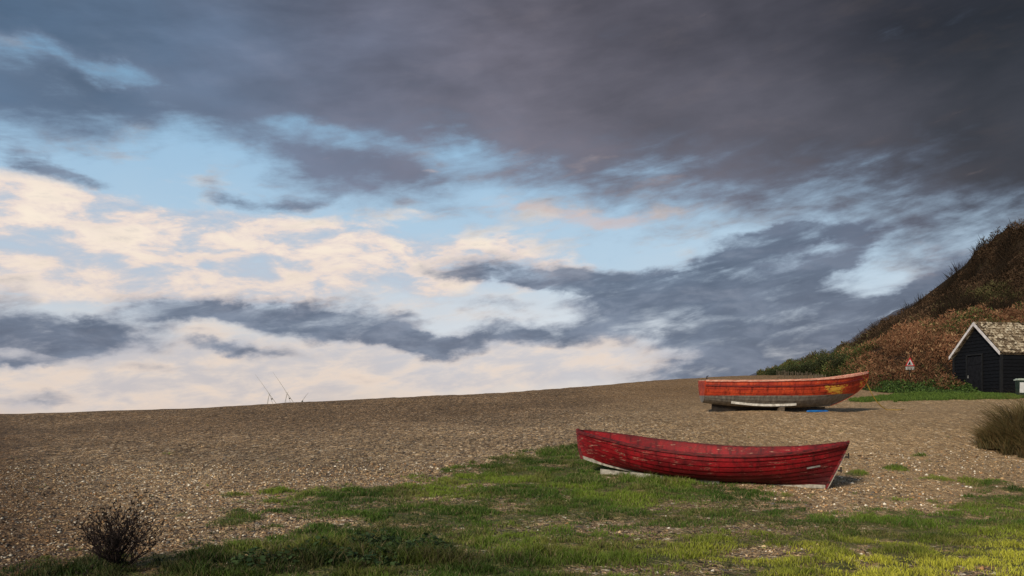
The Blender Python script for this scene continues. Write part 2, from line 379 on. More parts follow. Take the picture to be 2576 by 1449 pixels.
gf=n.smooth(n.m('ADD',ga,n.m('MULTIPLY',n.m('SUBTRACT',gn,.5),1.5)),.40,.90)
colr=n.mix(n.m('MULTIPLY',gf,.84),st,gcol)
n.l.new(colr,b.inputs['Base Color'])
bh=n.m('SUBTRACT',1.0,v1.outputs['Distance']); b1=n.bump(bh,1,.025)
b2=n.bump(n.m('SUBTRACT',1.0,v2.outputs['Distance']),.7,.035,b1)
b3=n.bump(n.noise(gxy,7,5,.7).outputs[0],.8,.10,b2)
n.l.new(b3,b.inputs['Normal'])
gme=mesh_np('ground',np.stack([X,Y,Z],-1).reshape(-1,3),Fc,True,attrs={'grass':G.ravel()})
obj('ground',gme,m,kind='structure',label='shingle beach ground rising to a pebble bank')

m,n,b=newmat('sea_water',.15,.5)
g=n.n.new('ShaderNodeNewGeometry').outputs['Position']
b.inputs['Base Color'].default_value=L4(70,88,100)
n.l.new(n.bump(n.noise(n.vm('MULTIPLY',g,(1,.4,1)),.5,6,.6).outputs[0],.5,.3),b.inputs['Normal'])
mb=MB(); S=9000
mb.add([(-S,-S,-2.6),(S,-S,-2.6),(S,S,-2.6),(-S,S,-2.6)],[(0,1,2,3)])
obj('sea',mb.mesh('sea'),m,kind='structure',label='calm grey sea beyond the shingle bank')

# ============================================================ grass
def blades(x,y,z,h,wd,lean,col):
    N=len(x); a=RNG.uniform(0,2*np.pi,N); b_=RNG.uniform(0,2*np.pi,N)
    wx=np.cos(a)*wd/2; wy=np.sin(a)*wd/2
    lx=np.cos(b_)*lean*h; ly=np.sin(b_)*lean*h
    V=np.empty((N,5,3),np.float32)
    V[:,0]=np.stack([x-wx,y-wy,z-.01],1); V[:,1]=np.stack([x+wx,y+wy,z-.01],1)
    V[:,2]=np.stack([x+wx*.8+lx*.35,y+wy*.8+ly*.35,z+h*.6],1); V[:,3]=np.stack([x-wx*.8+lx*.35,y-wy*.8+ly*.35,z+h*.6],1)
    V[:,4]=np.stack([x+lx,y+ly,z+h],1)
    i=np.arange(N)[:,None]*5
    Fq=np.concatenate([i+np.array([[0,1,2]]),i+np.array([[0,2,3]]),i+np.array([[3,2,4]])],0)
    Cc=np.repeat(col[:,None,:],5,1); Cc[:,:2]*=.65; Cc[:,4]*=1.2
    return V.reshape(-1,3),Fq,Cc.reshape(-1,3)
veg=vcolmat('vegetation_leaf',.65,.25,.25)
NC=1400000
D=5.5+(20-5.5)*RNG.random(NC)**1.15; A_=RNG.uniform(-.80,.85,NC); x=A_*D; y=D
keep=RNG.random(NC)<np.clip(D/20+.15,0,1); x=x[keep]; y=y[keep]
gm=grassmask(x,y); cl=fbm(x*3.2,y*3.2,55,3); cl2=fbm(x*.8,y*.8,77,3); cl4=fbm(x*1.7,y*1.7,131,4)
pr=np.clip((gm-.25)*1.45,0,1)*np.clip((cl-.31)*4.4,.12,1)
k=RNG.random(len(x))<pr*.8
x=x[k];y=y[k];gm=gm[k];cl=cl[k];cl2=cl2[k];cl4=cl4[k]
print('blades',len(x))
z=H(x,y)+gm*.03
h=(.016+.050*np.clip((cl-.35)*3,0,1)*gm)*RNG.uniform(.6,1.4,len(x))
def gauss2(x,y,px,py,w,hh):
    c=unproj(px,py); return np.exp(-(((x-c[0])/w)**2+((y-c[1])/hh)**2))
tall=gauss2(x,y,930,1400,1.4,.7)+gauss2(x,y,1250,1400,1.2,.6)*.5+gauss2(x,y,350,1430,1.4,.5)*.6+gauss2(x,y,1600,1215,1.2,.6)*1.2+gauss2(x,y,1420,1140,.8,.6)*1.1+gauss2(x,y,2500,1240,1.5,.5)*.3
h=h*(1+2.0*np.clip(tall,0,1.2)*(cl2+.3))
t1=RNG.random(len(x))[:,None]
g1=np.array([.032,.066,.011]); g2=np.array([.135,.225,.028]); straw=np.array([.38,.31,.15]); yel=np.array([.62,.60,.07]); olv=np.array([.17,.15,.05])
col=g1+(g2-g1)*np.clip(t1*.5+(cl2[:,None]-.32)*1.7,0,1)
ov=np.clip((cl4-.53)*6,0,.75)*(RNG.random(len(x))<.7); col=col*(1-ov[:,None])+olv*(.6+.8*t1)*ov[:,None]
yz=np.clip((x-1.0)/2.0,0,1)*np.clip((10.6-y)/1.9,0,1); yz=yz*np.clip((cl2-.24)*4.2,.2,1)
yz=np.maximum(yz,.18*np.clip((cl2-.5)*5,0,1))
col=col*(1-yz[:,None])+yel*(.6+.5*t1)*yz[:,None]
s=(RNG.random(len(x))<.10+.12*(tall>.4)); col[s]=straw*RNG.uniform(.4,1.0,(s.sum(),1))
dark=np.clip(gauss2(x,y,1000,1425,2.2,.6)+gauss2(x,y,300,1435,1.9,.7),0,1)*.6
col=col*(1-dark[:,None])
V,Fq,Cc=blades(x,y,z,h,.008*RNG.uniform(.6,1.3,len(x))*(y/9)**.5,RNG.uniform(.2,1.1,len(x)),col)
xb=RNG.uniform(11.5,21,90000); yb=RNG.uniform(27.5,35.5,90000); mb_=sdist(xb,yb,green_band)+(fbm(xb*2,yb*2,61)-.5)*1.1
k=mb_>-.1; xb=xb[k]; yb=yb[k]; tb=RNG.random(len(xb))[:,None]
cb=np.array([.045,.085,.015])*(1-tb)+np.array([.14,.21,.035])*tb
V_,F_,C_=blades(xb,yb,H(xb,yb),RNG.uniform(.04,.14,len(xb)),np.full(len(xb),.026),RNG.uniform(.1,.8,len(xb)),cb)
Fq=np.concatenate([Fq,F_+len(V)]); V=np.concatenate([V,V_]); Cc=np.concatenate([Cc,C_])
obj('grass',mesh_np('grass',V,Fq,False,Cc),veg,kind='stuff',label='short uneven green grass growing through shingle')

# pebbles
N=48000
D=5.8+12*RNG.random(N)**1.1; x=RNG.uniform(-.75,.78,N)*D; y=D
gm=grassmask(x,y); k=RNG.random(N)>gm*.92; x=x[k];y=y[k];N=len(x)
r=np.clip(RNG.lognormal(math.log(.012),.42,N),.005,.038); z=H(x,y)+r*.25
octv=np.array([[1,0,0],[-1,0,0],[0,1,0],[0,-1,0],[0,0,1],[0,0,-1],],float)
octf=np.array([[0,2,4],[2,1,4],[1,3,4],[3,0,4],[2,0,5],[1,2,5],[3,1,5],[0,3,5]])
V=octv[None]*r[:,None,None]*RNG.uniform(.7,1.35,(N,1,3)); V[:,:,2]*=.65
a=RNG.uniform(0,6.28,N); ca,sa_=np.cos(a)[:,None],np.sin(a)[:,None]
V=np.stack([V[:,:,0]*ca-V[:,:,1]*sa_,V[:,:,0]*sa_+V[:,:,1]*ca,V[:,:,2]],-1)+RNG.normal(0,.12,(N,6,3))*r[:,None,None]
V+=np.stack([x,y,z],1)[:,None,:]
pal=np.array([lin(*c) for c in [(86,68,50),(142,114,84),(190,156,114),(160,136,110),(104,98,94),(218,186,144),(240,228,208),(176,132,90)]])
pc=pal[RNG.integers(0,len(pal),N)]*(.5+.5*np.clip((x+.75*y-.8)/3.8,0,1))[:,None]  # near-left pebbles darkened in colour to follow the painted corner shade
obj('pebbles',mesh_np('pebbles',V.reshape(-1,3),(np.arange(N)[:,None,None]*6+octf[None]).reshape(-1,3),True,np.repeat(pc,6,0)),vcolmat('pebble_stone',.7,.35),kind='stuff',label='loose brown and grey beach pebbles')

# ============================================================ HILL
basel=[(1900,952,88),(1960,950,72),(2020,950,60),(2080,953,50),(2140,968,40),(2200,986,35.5),(2300,990,34.3),(2400,992,34),(2500,996,35.8),(2650,1000,38),(2900,1010,38),(3400,1030,36),(4200,1060,30)]
skyl=[(1915,951,92),(1975,934,84),(2030,916,76),(2085,902,72),(2135,868,70),(2205,832,68),(2285,776,66),(2350,746,64),(2400,702,62),(2440,662,60),(2500,604,58),(2576,566,56),(2750,465,55)]
basel_=np.array([P(*q) for q in basel]); sky_=np.array([P(*q) for q in skyl])
NU,NV=260,120
def resamp(Pt,n):
    t=np.linspace(0,len(Pt)-1,n); o=np.empty((n,3))
    for k in range(3): o[:,k]=np.interp(t,np.arange(len(Pt)),Pt[:,k])
    kern=np.ones(9)/9
    pad=np.pad(o,((4,4),(0,0)),mode='edge')
    for k in range(3): o[:,k]=np.convolve(pad[:,k],kern,'valid')
    return o
Bs=resamp(basel_,NU); Ts=resamp(sky_,NU)
Ts[:,2]+=(fbm(np.arange(NU)*.09,np.zeros(NU)+3.3,44,4)-.5)*1.6*np.clip((Ts[:,2]-Bs[:,2])/8,0,1)
vv=np.linspace(0,1,NV)[:,None,None]
prof=vv+.10*np.sin(vv*np.pi*2)
HP=Bs[None]*(1-vv)+Ts[None]*vv
HP[:,:,2]=Bs[None,:,2]*(1-prof[:,:,0])+Ts[None,:,2]*prof[:,:,0]
nz=fbm(HP[:,:,0]*.25+HP[:,:,1]*.1,HP[:,:,1]*.18,91,5)-.5
amp=np.clip((Ts[:,2]-Bs[:,2])*.13,.1,1.8)[None]
win=np.sin(np.clip(vv[:,:,0],0,1)*np.pi)*.85+.12*vv[:,:,0]
HP[:,:,2]+=nz*amp*3.0*win
back=np.stack([Ts[:,0]*1.1+14,Ts[:,1]*1.0+55,Ts[:,2]*.98],1)[None]
back0=np.stack([Ts[:,0]+3,Ts[:,1]+7,Ts[:,2]+.2],1)[None]
front=Bs[None].copy(); front[:,:,2]-=1.2
ALL=np.concatenate([front,HP,back0,back],0)
r_,c_=ALL.shape[:2]; idx=np.arange(r_*c_).reshape(r_,c_)
Fh=np.stack([idx[:-1,:-1],idx[:-1,1:],idx[1:,1:],idx[1:,:-1]],-1).reshape(-1,4)
m,n,b=newmat('scrub_soil',.95,.1)
g=n.n.new('ShaderNodeNewGeometry').outputs['Position']
n.l.new(n.ramp(n.noise(g,1.2,6,.65).outputs[0],[(.3,L4(40,33,26)),(.5,L4(60,48,38)),(.7,L4(74,64,44))]),b.inputs['Base Color'])
n.l.new(n.bump(n.noise(g,2.5,6,.7).outputs[0],1,.4),b.inputs['Normal'])
obj('hillside',mesh_np('hillside',ALL.reshape(-1,3),Fh,True),m,kind='structure',label='steep scrub-covered cliff slope behind the beach')
def hill_z(x_,y_):
    d=(HP[:,:,0]-x_)**2+(HP[:,:,1]-y_)**2; return float(HP[:,:,2].ravel()[d.argmin()])
def leafmesh(pos,size,col,up=.5,asp=.45):
    N=len(pos); d=RNG.normal(0,1,(N,3)); d[:,2]=np.abs(d[:,2])*.7+up; d/=np.linalg.norm(d,axis=1,keepdims=True)
    s=np.cross(d,RNG.normal(0,1,(N,3))); s/=np.linalg.norm(s,axis=1,keepdims=True)
    size=size[:,None]
    V=np.stack([pos,pos+d*size*.5+s*size*asp*.5,pos+d*size,pos+d*size*.5-s*size*asp*.5],1)
    Fq=np.arange(N)[:,None]*4+np.arange(4)[None]
    return V.reshape(-1,3),Fq,np.repeat(col,4,0)
def samplehill(N,fu=(0,1),fv=(0,1)):
    u=RNG.uniform(*fu,N)*(NU-1.001); v=RNG.uniform(*fv,N)*(NV-1.001)
    i=u.astype(int); j=v.astype(int); fu_=(u-i)[:,None]; fv_=(v-j)[:,None]
    p=(HP[j,i]*(1-fu_)+HP[j,i+1]*fu_)*(1-fv_)+(HP[j+1,i]*(1-fu_)+HP[j+1,i+1]*fu_)*fv_
    return p,u/(NU-1),v/(NV-1)
p,u,v=samplehill(430000)
cl=fbm(p[:,0]*.35,p[:,1]*.25+p[:,2]*.3,12,4); cl3=fbm(p[:,0]*1.0,p[:,1]*.8+p[:,2]*.7,14,4)
k=RNG.random(len(p))<np.clip((cl3-.30)*5,.12,1); p,u,v,cl,cl3=p[k],u[k],v[k],cl[k],cl3[k]
brown=np.array(lin(124,92,68)); rust=np.array(lin(106,70,50)); darkb=np.array(lin(60,49,38)); olive=np.array(lin(76,82,46)); tan=np.array(lin(142,114,84))
t=RNG.random(len(p))[:,None]
col=rust+(brown-rust)*t
col=np.where((RNG.random(len(p))<.12)[:,None],tan,col)
ol=np.clip((cl-.48)*5,0,1)*.8+np.clip((.42-u)*5,0,1)+np.clip(.07-v,0,1)*4
ol=(RNG.random(len(p))<np.clip(ol,0,.88)); col[ol]=olive*RNG.uniform(.5,1.2,(ol.sum(),1))
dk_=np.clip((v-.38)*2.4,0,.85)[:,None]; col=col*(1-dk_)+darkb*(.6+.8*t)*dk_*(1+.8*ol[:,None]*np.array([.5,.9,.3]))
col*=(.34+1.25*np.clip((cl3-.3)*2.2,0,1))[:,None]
sz=RNG.uniform(.05,.20,len(p))*(.7+cl3)
p[:,2]+=RNG.uniform(-.05,.85,len(p))*np.clip((cl3-.3)*2.6,0.05,1.2)
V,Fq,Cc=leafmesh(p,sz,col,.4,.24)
p2,u2,v2=samplehill(42000,(.36,1),(.45,1)); c2=fbm(p2[:,0]*.8,p2[:,1]*.8,4,3)
k=c2>.44; p2=p2[k];c2=c2[k]; n2_=len(p2)
V2,F2,C2=leafmesh(p2,RNG.uniform(.4,2.0,n2_)*(c2-.1)*1.2,np.tile(darkb*.55,(n2_,1)),1.6,.03)
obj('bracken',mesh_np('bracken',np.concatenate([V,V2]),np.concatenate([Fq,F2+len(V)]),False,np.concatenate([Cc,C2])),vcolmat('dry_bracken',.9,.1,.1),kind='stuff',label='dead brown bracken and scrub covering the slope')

hs=[(1690,962,300),(1760,956,300),(1850,948,300),(1930,936,290),(2010,916,280),(2080,890,270),(2130,856,260),(2180,822,255),(2240,790,250),(2310,755,245),(2380,722,240),(2450,680,235),(2576,620,230),(3000,540,230)]
T=resamp(np.array([P(*q) for q in hs]),120); T[:,2]+=(fbm(T[:,0]*.12,T[:,1]*.12,5,4)-.5)*2.6
Bf=T.copy(); Bf[:,1]-=25; Bf[:,2]=np.minimum(-4,Bf[:,2]); Bk=T.copy(); Bk[:,1]+=120; Bk[:,0]+=40; Bk[:,2]=-4
Mf=(T*.5+Bf*.5); Mf[:,2]+=1
al=np.stack([Bf,Mf,T,Bk]); r_,c_=4,120; idx=np.arange(r_*c_).reshape(r_,c_)
Fd=np.stack([idx[:-1,:-1],idx[:-1,1:],idx[1:,1:],idx[1:,:-1]],-1).reshape(-1,4)
obj('headland',mesh_np('headland',al.reshape(-1,3),Fd,True),simple('hazy_headland',lin(80,84,98),lin(96,98,110),.03,1,.0,0),kind='structure',label='grey hazy headland in the distance')  # distance haze is mixed into these grey-blue base colours

# ============================================================ BOATS
def interp(keys):
    xs=[k[0] for k in keys]; ys=[k[1] for k in keys]
    def f(t):
        t=min(max(t,xs[0]),xs[-1])
        for i in range(len(xs)-1):
            if t<=xs[i+1]: break
        def m_(j):
            a=max(j-1,0); b=min(j+1,len(xs)-1); return (ys[b]-ys[a])/(xs[b]-xs[a])
        h_=xs[i+1]-xs[i]; q=(t-xs[i])/h_
        return (2*q**3-3*q*q+1)*ys[i]+(q**3-2*q*q+q)*h_*m_(i)+(-2*q**3+3*q*q)*ys[i+1]+(q**3-q*q)*h_*m_(i+1)
    return f
def make_hull(L,half,sheer,keel,x0,x1,vee,n_str,lap,NT_=60):
    def pt(t,s,side,off=0.0):
        xx=x0(s)+t*(x1(s)-x0(s)); b_=half(t); k0=keel(t); s0=sheer(t)
        ph=s*math.pi/2; ve=vee(t)
        yf=(math.sin(ph)**.85)*(1-ve)+(s**1.15)*ve
        zf=(1-math.cos(ph))*(1-ve)+s*ve
        y_=b_*yf+off*(.35+.65*s)
        z_=k0+(s0-k0)*zf-off*(1-s)*.6
        return Vector((xx,side*max(y_,0.004),z_))
    mb=MB(); att=[]
    for side in(-1,1):
        rows=[]
        for k in range(n_str):
            a=k/n_str; c=(k+1)/n_str
            rows+= [(a,0.0,1.0),(a+.002,lap,.25),((a+c)/2,lap*.62,0),(c-.014,lap*.2,.4),(c-.003,lap*.12,1.0)]
        rows.append((1.0,0.0,0))
        v=[pt(i/NT_,s,side,o) for (s,o,g_) in rows for i in range(NT_+1)]; f=[]
        att+=[g_ for (s,o,g_) in rows for i in range(NT_+1)]
        for r in range(len(rows)-1):
            for i in range(NT_):
                q=(r*(NT_+1)+i,r*(NT_+1)+i+1,(r+1)*(NT_+1)+i+1,(r+1)*(NT_+1)+i)
                f.append(q if side<0 else q[::-1])
        mb.add(v,f)
        v=[]
        for s in [k/10 for k in range(11)]:
            for i in range(NT_+1):
                q=pt(i/NT_,s,side); y_=max(abs(q.y)-.03,.002); v.append(Vector((q.x,side*y_,q.z+.02*(1-s))))
        att+=[0]*len(v)
        f=[]
        for r in range(10):
            for i in range(NT_):
                q=(r*(NT_+1)+i,r*(NT_+1)+i+1,(r+1)*(NT_+1)+i+1,(r+1)*(NT_+1)+i)
                f.append(q if side>0 else q[::-1])
        mb.add(v,f)
    return mb,pt,att
def hullmesh(hb,att):
    me=hb.mesh('hull',True,28); a=me.attributes.new('seam','FLOAT','POINT'); a.data.foreach_set('value',np.array(att,np.float32)); return me
def paint(name,base,dark,chip_amt,kind):
    m,n,b=newmat(name,.6,.3)
    o=n.n.new('ShaderNodeTexCoord').outputs['Object']; ox,oy,oz=n.xyz(o)
    lo=n.noise(n.vm('MULTIPLY',o,(1,1,2.5)),1.8,5,.6).outputs[0]
    c=n.mix(n.smooth(lo,.3,.7),base+(1,),dark+(1,))
    st=n.noise(n.vm('MULTIPLY',o,(1.8,2,13)),2.3,8,.7).outputs[0]
    fi=n.noise(n.vm('MULTIPLY',o,(8,6,22)),2.6,5,.7).outputs[0]
    c=n.vm('SCALE',c,scale=n.m('MULTIPLY_ADD',fi,1.6,.2))
    grime=n.noise(n.vm('MULTIPLY',o,(5,2,1.2)),2.2,5,.65).outputs[0]
    c=n.mix(n.m('MULTIPLY',n.smooth(grime,.46,.68),.65),c,tuple(x*.25 for x in dark)+(1,))
    ch=n.smooth(st,chip_amt,chip_amt+.04)
    if kind=='red':
        chc=n.ramp(fi,[(.35,L4(70,30,26)),(.5,L4(150,90,76)),(.65,L4(186,150,128))])
        c=n.mix(n.m('MULTIPLY',ch,.8),c,chc)
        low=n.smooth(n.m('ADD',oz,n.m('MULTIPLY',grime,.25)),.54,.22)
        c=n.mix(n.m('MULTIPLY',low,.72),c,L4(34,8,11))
    else:
        blob=n.noise(n.vm('MULTIPLY',o,(1,1,2.0)),7.0,8,.8).outputs[0]
        gx_=n.m('MULTIPLY',n.m('SUBTRACT',ox,3.95),2.2); gz_=n.m('MULTIPLY',n.m('SUBTRACT',oz,.64),5.0)
        gg=n.m('POWER',2.718,n.m('MULTIPLY',n.m('ADD',n.m('MULTIPLY',gx_,gx_),n.m('MULTIPLY',gz_,gz_)),-1))
        ge=n.m('POWER',2.718,n.m('MULTIPLY',n.m('POWER',n.m('MULTIPLY',n.m('SUBTRACT',ox,4.93),6.0),2.0),-1))
        ye=n.smooth(n.m('ADD',n.m('MULTIPLY_ADD',gg,.26,blob),n.m('MULTIPLY',ge,.16)),.66,.69)
        c=n.mix(ye,c,n.mix(fi,L4(204,150,40),L4(220,176,80)))
        c=n.mix(n.m('MULTIPLY',ch,.8),c,L4(160,126,100))
        wz=n.m('SUBTRACT',oz,n.m('MULTIPLY',n.smooth(ox,3.0,5.0),.06))
        wl=n.smooth(n.m('ADD',wz,n.m('MULTIPLY',n.m('SUBTRACT',fi,.5),.04)),.475,.455)
        gy_=n.ramp(grime,[(.3,L4(84,80,76)),(.55,L4(122,118,112)),(.75,L4(146,140,132))])
        c=n.mix(wl,c,gy_)
    se=n.attr('seam').outputs['Fac']
    c=n.mix(n.m('MULTIPLY',n.smooth(se,.2,1.0),.85 if kind=='red' else .4),c,L4(22,8,8))
    n.l.new(c,b.inputs['Base Color'])
    n.l.new(n.m('MULTIPLY_ADD',fi,.5,.4),b.inputs['Roughness'])
    n.l.new(n.bump(n.m('ADD',st,ch),.4,.01),b.inputs['Normal'])
    return m
white_worn=simple('worn_white_paint',lin(176,170,158),lin(104,96,86),9,.7,.3)
grey_wood=simple('weathered_wood',lin(110,98,84),lin(66,56,48),6,.85,.4,stretch=(1,6,6))
dark_wood=simple('dark_wood',lin(50,42,36),lin(28,24,22),6,.85,.3)
metal=simple('grey_metal',lin(150,150,148),lin(95,90,85),12,.45,.1,.5)
dull_metal=simple('dull_post_metal',lin(70,68,62),lin(48,44,38),12,.7,.1,.2)
black_iron=simple('black_iron',lin(30,29,28),lin(50,40,34),12,.6,.1)
def place(o,x,y,z,yaw,roll=0,pitch=0):
    o.matrix_world=Matrix.Translation((x,y,z))@Matrix.Rotation(yaw,4,'Z')@Matrix.Rotation(pitch,4,'Y')@Matrix.Rotation(roll,4,'X')

# ---- red boat
L=5.10
sh=interp([(0,.99),(.12,.895),(.3,.75),(.5,.645),(.65,.62),(.8,.655),(.92,.73),(1,.81)])
ke=interp([(0,.46),(.06,.38),(.13,.30),(.35,.13),(.6,.05),(1,.02)])
half=lambda t:.78*(max(math.sin(math.pi*min(max(t,0),1)),0)**.62)+.012
x0=lambda s:.04+.05*(1-s)+.10*max(0,.35-s); x1=lambda s:L-.38*(1-s)**1.1
vee=lambda t:min(1,.12+abs(t-.5)**2.2*4.4)
hb,pt,att=make_hull(L,half,sh,ke,x0,x1,vee,8,.030)
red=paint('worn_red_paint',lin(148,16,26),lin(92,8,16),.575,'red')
red_trim=simple('red_trim_paint',lin(128,34,36),lin(48,20,20),7,.6,.3,stretch=(1,4,4))
rb=obj('rowing_boat',None,label='weathered red clinker rowing boat with peeling paint on grass and shingle',category='boat',group='boats pulled up on the beach')
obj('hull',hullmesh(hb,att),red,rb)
for side in(-1,1):
    mb=MB(); pts_=[]
    for i in range(61):
        q=pt(i/60,1,side); pts_.append((q.x,q.y+side*.014,q.z-.005))
    mb.sweep(pts_,.055,.045); obj('gunwale',mb.mesh('gunwale'),red_trim,rb)
mb=MB(); prof_=[(x0(0)+t*(x1(0)-x0(0)),ke(t)) for t in [i/24 for i in range(25)]]
def plank(prof,wd,dz0,dz1):
    v=[];f=[]
    for x_,z_ in prof: v+=[(x_,-wd/2,z_+dz0),(x_,wd/2,z_+dz0),(x_,wd/2,z_+dz1),(x_,-wd/2,z_+dz1)]
    for i in range(len(prof)-1):
        for k in range(4): f.append((i*4+k,(i+1)*4+k,(i+1)*4+(k+1)%4,i*4+(k+1)%4))
    f.append((0,1,2,3)); e=(len(prof)-1)*4; f.append((e+3,e+2,e+1,e))
    return v,f
mb.add(*plank(prof_,.045,-.045,.02)); obj('keel',mb.mesh('keel'),white_worn,rb,label='worn white painted keel')
def post(xf,z0,z1,wd,th,n_=12,extra=.04):
    v=[];f=[]
    for i in range(n_+1):
        s=i/n_; x_=xf(s); z_=z0+(z1-z0)*s+(extra if i==n_ else 0)
        v+=[(x_-th,-wd/2,z_),(x_-th,wd/2,z_),(x_+th,wd/2,z_),(x_+th,-wd/2,z_)]
    for i in range(n_):
        for k in range(4): f.append((i*4+k,i*4+(k+1)%4,(i+1)*4+(k+1)%4,(i+1)*4+k))
    f.append((3,2,1,0)); e=n_*4; f.append((e,e+1,e+2,e+3)); return v,f
mb=MB(); mb.add(*post(lambda s:x0(s)-.01,ke(0)-.05,sh(0),.05,.03)); obj('stem',mb.mesh('stem'),red_trim,rb)
mb=MB(); mb.add(*post(lambda s:x1(s)+.006,ke(1)-.05,sh(1),.05,.020,12,.03)); obj('sternpost',mb.mesh('sternpost'),red_trim,rb)
mb=MB(); v_,f_=post(lambda s:x1(s*.72)+.040,ke(1)-.04,ke(1)+(sh(1)-ke(1))*.72,.036,.011,10,0); mb.add(v_,f_); obj('stern_band',mb.mesh('stern_band'),white_worn,rb,label='thin white metal stern band')
for zz in(.30,.55):
    mb=MB(); xz=x1((zz-.03)/.79); mb.box(xz+.09,0,zz,.09,.03,.03); mb.tube([(xz+.12,0,zz-.03),(xz+.12,0,zz+.07)],.014,8)
    obj('rudder_fitting',mb.mesh('rudder_fitting'),black_iron,rb)
for t in(.24,.5,.76):
    mb=MB(); q=pt(t,.72,1); mb.box(q.x,0,q.z,.2,2*(q.y-.02),.028); obj('thwart',mb.mesh('thwart'),grey_wood,rb)
mb=MB(); q0=pt(.895,.55,-1,.04); q1=pt(.94,.55,-1,.04)
up=Vector((0,-.01,.03)); mb.add([q0,q1,q1+up,q0+up,q0+Vector((0,.008,0)),q1+Vector((0,.008,0)),q1+up+Vector((0,.008,0)),q0+up+Vector((0,.008,0))],[(0,1,2,3),(4,7,6,5),(0,4,5,1),(3,2,6,7),(0,3,7,4),(1,5,6,2)])
obj('name_plate',mb.mesh('name_plate'),metal,rb)
PR=P(2118,1228,14.15); PL=P(1453,1150,16.25)
yaw=math.atan2(PR[1]-PL[1],PR[0]-PL[0])
zb=float(H(np.array([5.4]),np.array([14.4]))[0])
place(rb,PL[0],PL[1],zb+.020,yaw,math.radians(4))
def on_boat(lx,ly): return rb.matrix_world@Vector((lx,ly,0))
def prop(name,lx0,lx1,ztop0,ztop1,ly,mat,lab):
    a=on_boat(lx0,ly); c=on_boat(lx1,ly); mb=MB(); N_=8; d=(c-a).normalized(); nn=Vector((-d.y,d.x,0)).normalized()*.02
    v=[];f=[]
    for i in range(N_+1):
        q=a.lerp(c,i/N_); g_=float(H(np.array([q.x]),np.array([q.y]))[0])-.03; zt=max(zb+.02+ztop0+(ztop1-ztop0)*i/N_,g_+.08)
        v+=[Vector((q.x,q.y,g_))-nn,Vector((q.x,q.y,g_))+nn,Vector((q.x,q.y,zt))+nn,Vector((q.x,q.y,zt))-nn]
    for i in range(N_):
        for k in range(4): f.append((i*4+k,(i+1)*4+k,(i+1)*4+(k+1)%4,i*4+(k+1)%4))
    f.append((0,1,2,3)); e=N_*4; f.append((e+3,e+2,e+1,e))
    org=Vector((a.x,a.y,0)); mb.add([p_-org for p_ in v],f)
    o=obj(name,mb.mesh(name),mat,None,label=lab,category='wooden board',group='boards propping the red boat'); o.location=org; return o
prop('support_board',.50,1.12,.22,.16,-.02,white_worn,'worn white board propping the red boat bow')
prop('support_board',1.20,2.90,.19,.07,-.28,white_worn,'long worn white board under the red boat')

# ---- orange boat
L2=5.12
sh2=interp([(0,.93),(.2,.92),(.45,.93),(.65,.965),(.82,1.03),(1,1.18)])
ke2=interp([(0,.24),(.15,.16),(.4,.09),(.7,.07),(1,.13)])
half2=lambda t:.86*(.70+.30*math.sin(math.pi*min(t/.45,1)/2)) if t<.45 else .86*max(1-((t-.45)/.55)**2.3,0)**.72+.012
x02=lambda s:.03*(1-s)*1.0; x12=lambda s:L2-1.15*(1-s)**2.3
vee2=lambda t:.06+.9*max(0,(t-.55)/.45)**1.6
hb,pt2,att=make_hull(L2,half2,sh2,ke2,x02,x12,vee2,9,.012)
orange=paint('worn_orange_paint',lin(190,70,36),lin(148,44,28),.63,'orange')
trim2=simple('pink_white_trim',lin(222,170,150),lin(176,104,84),8,.6,.2,stretch=(1,4,4))
ob=obj('fishing_boat',None,label='orange wooden boat with grey bottom and flaking yellow patches on shingle',category='boat',group='boats pulled up on the beach')
obj('hull',hullmesh(hb,att),orange,ob)
for side in(-1,1):
    mb=MB(); pts_=[]
    for i in range(61):
        q=pt2(i/60,1,side); pts_.append((q.x,q.y+side*.012,q.z))
    mb.sweep(pts_,.07,.055); obj('gunwale',mb.mesh('gunwale'),trim2,ob)
    mb=MB(); pts_=[]
    for i in range(59):
        q=pt2(i/60,.86,side,.022); pts_.append((q.x,q.y,q.z))
    mb.sweep(pts_,.03,.03); obj('rubbing_strake',mb.mesh('rubbing_strake'),red_trim,ob)
mb=MB(); ss=[i/12 for i in range(13)]
ring=[pt2(0,s,-1) for s in ss[::-1]]+[pt2(0,s,1) for s in ss[1:]]
N_=len(ring); v=[q+Vector((-.03,0,0)) for q in ring]+[q+Vector((.012,0,0)) for q in ring]
f=[tuple(range(N_)),tuple(range(2*N_-1,N_-1,-1))]+[(i,N_+i,N_+(i+1)%N_,(i+1)%N_) for i in range(N_)]
mb.add(v,f); obj('transom',mb.mesh('transom'),orange,ob)
mb=MB(); prof_=[(.30+ i*(L2-1.6)/20, ke2(.06+i*.66/20)) for i in range(21)]
v=[];f=[]
for x_,z_ in prof_: v+=[(x_,-.03,-.02),(x_,.03,-.02),(x_,.03,z_+.03),(x_,-.03,z_+.03)]
for i in range(20):
    for k in range(4): f.append((i*4+k,(i+1)*4+k,(i+1)*4+(k+1)%4,i*4+(k+1)%4))
f.append((0,1,2,3)); f.append((83,82,81,80)); mb.add(v,f)
obj('keel',mb.mesh('keel'),dark_wood,ob)
mb=MB(); mb.add(*post(lambda s:x12(s)+.012,ke2(1),sh2(1),.055,.025,16,.05)); obj('stem',mb.mesh('stem'),simple('orange_trim',lin(180,80,46),lin(125,52,34),8),ob)
for t in(.2,.48,.72):
    mb=MB(); q=pt2(t,.75,1); mb.box(q.x,0,q.z,.22,2*(q.y-.02),.03); obj('thwart',mb.mesh('thwart'),grey_wood,ob)
bkm=simple('bilge_white',lin(215,210,202),lin(160,154,146),9,.7,.2)
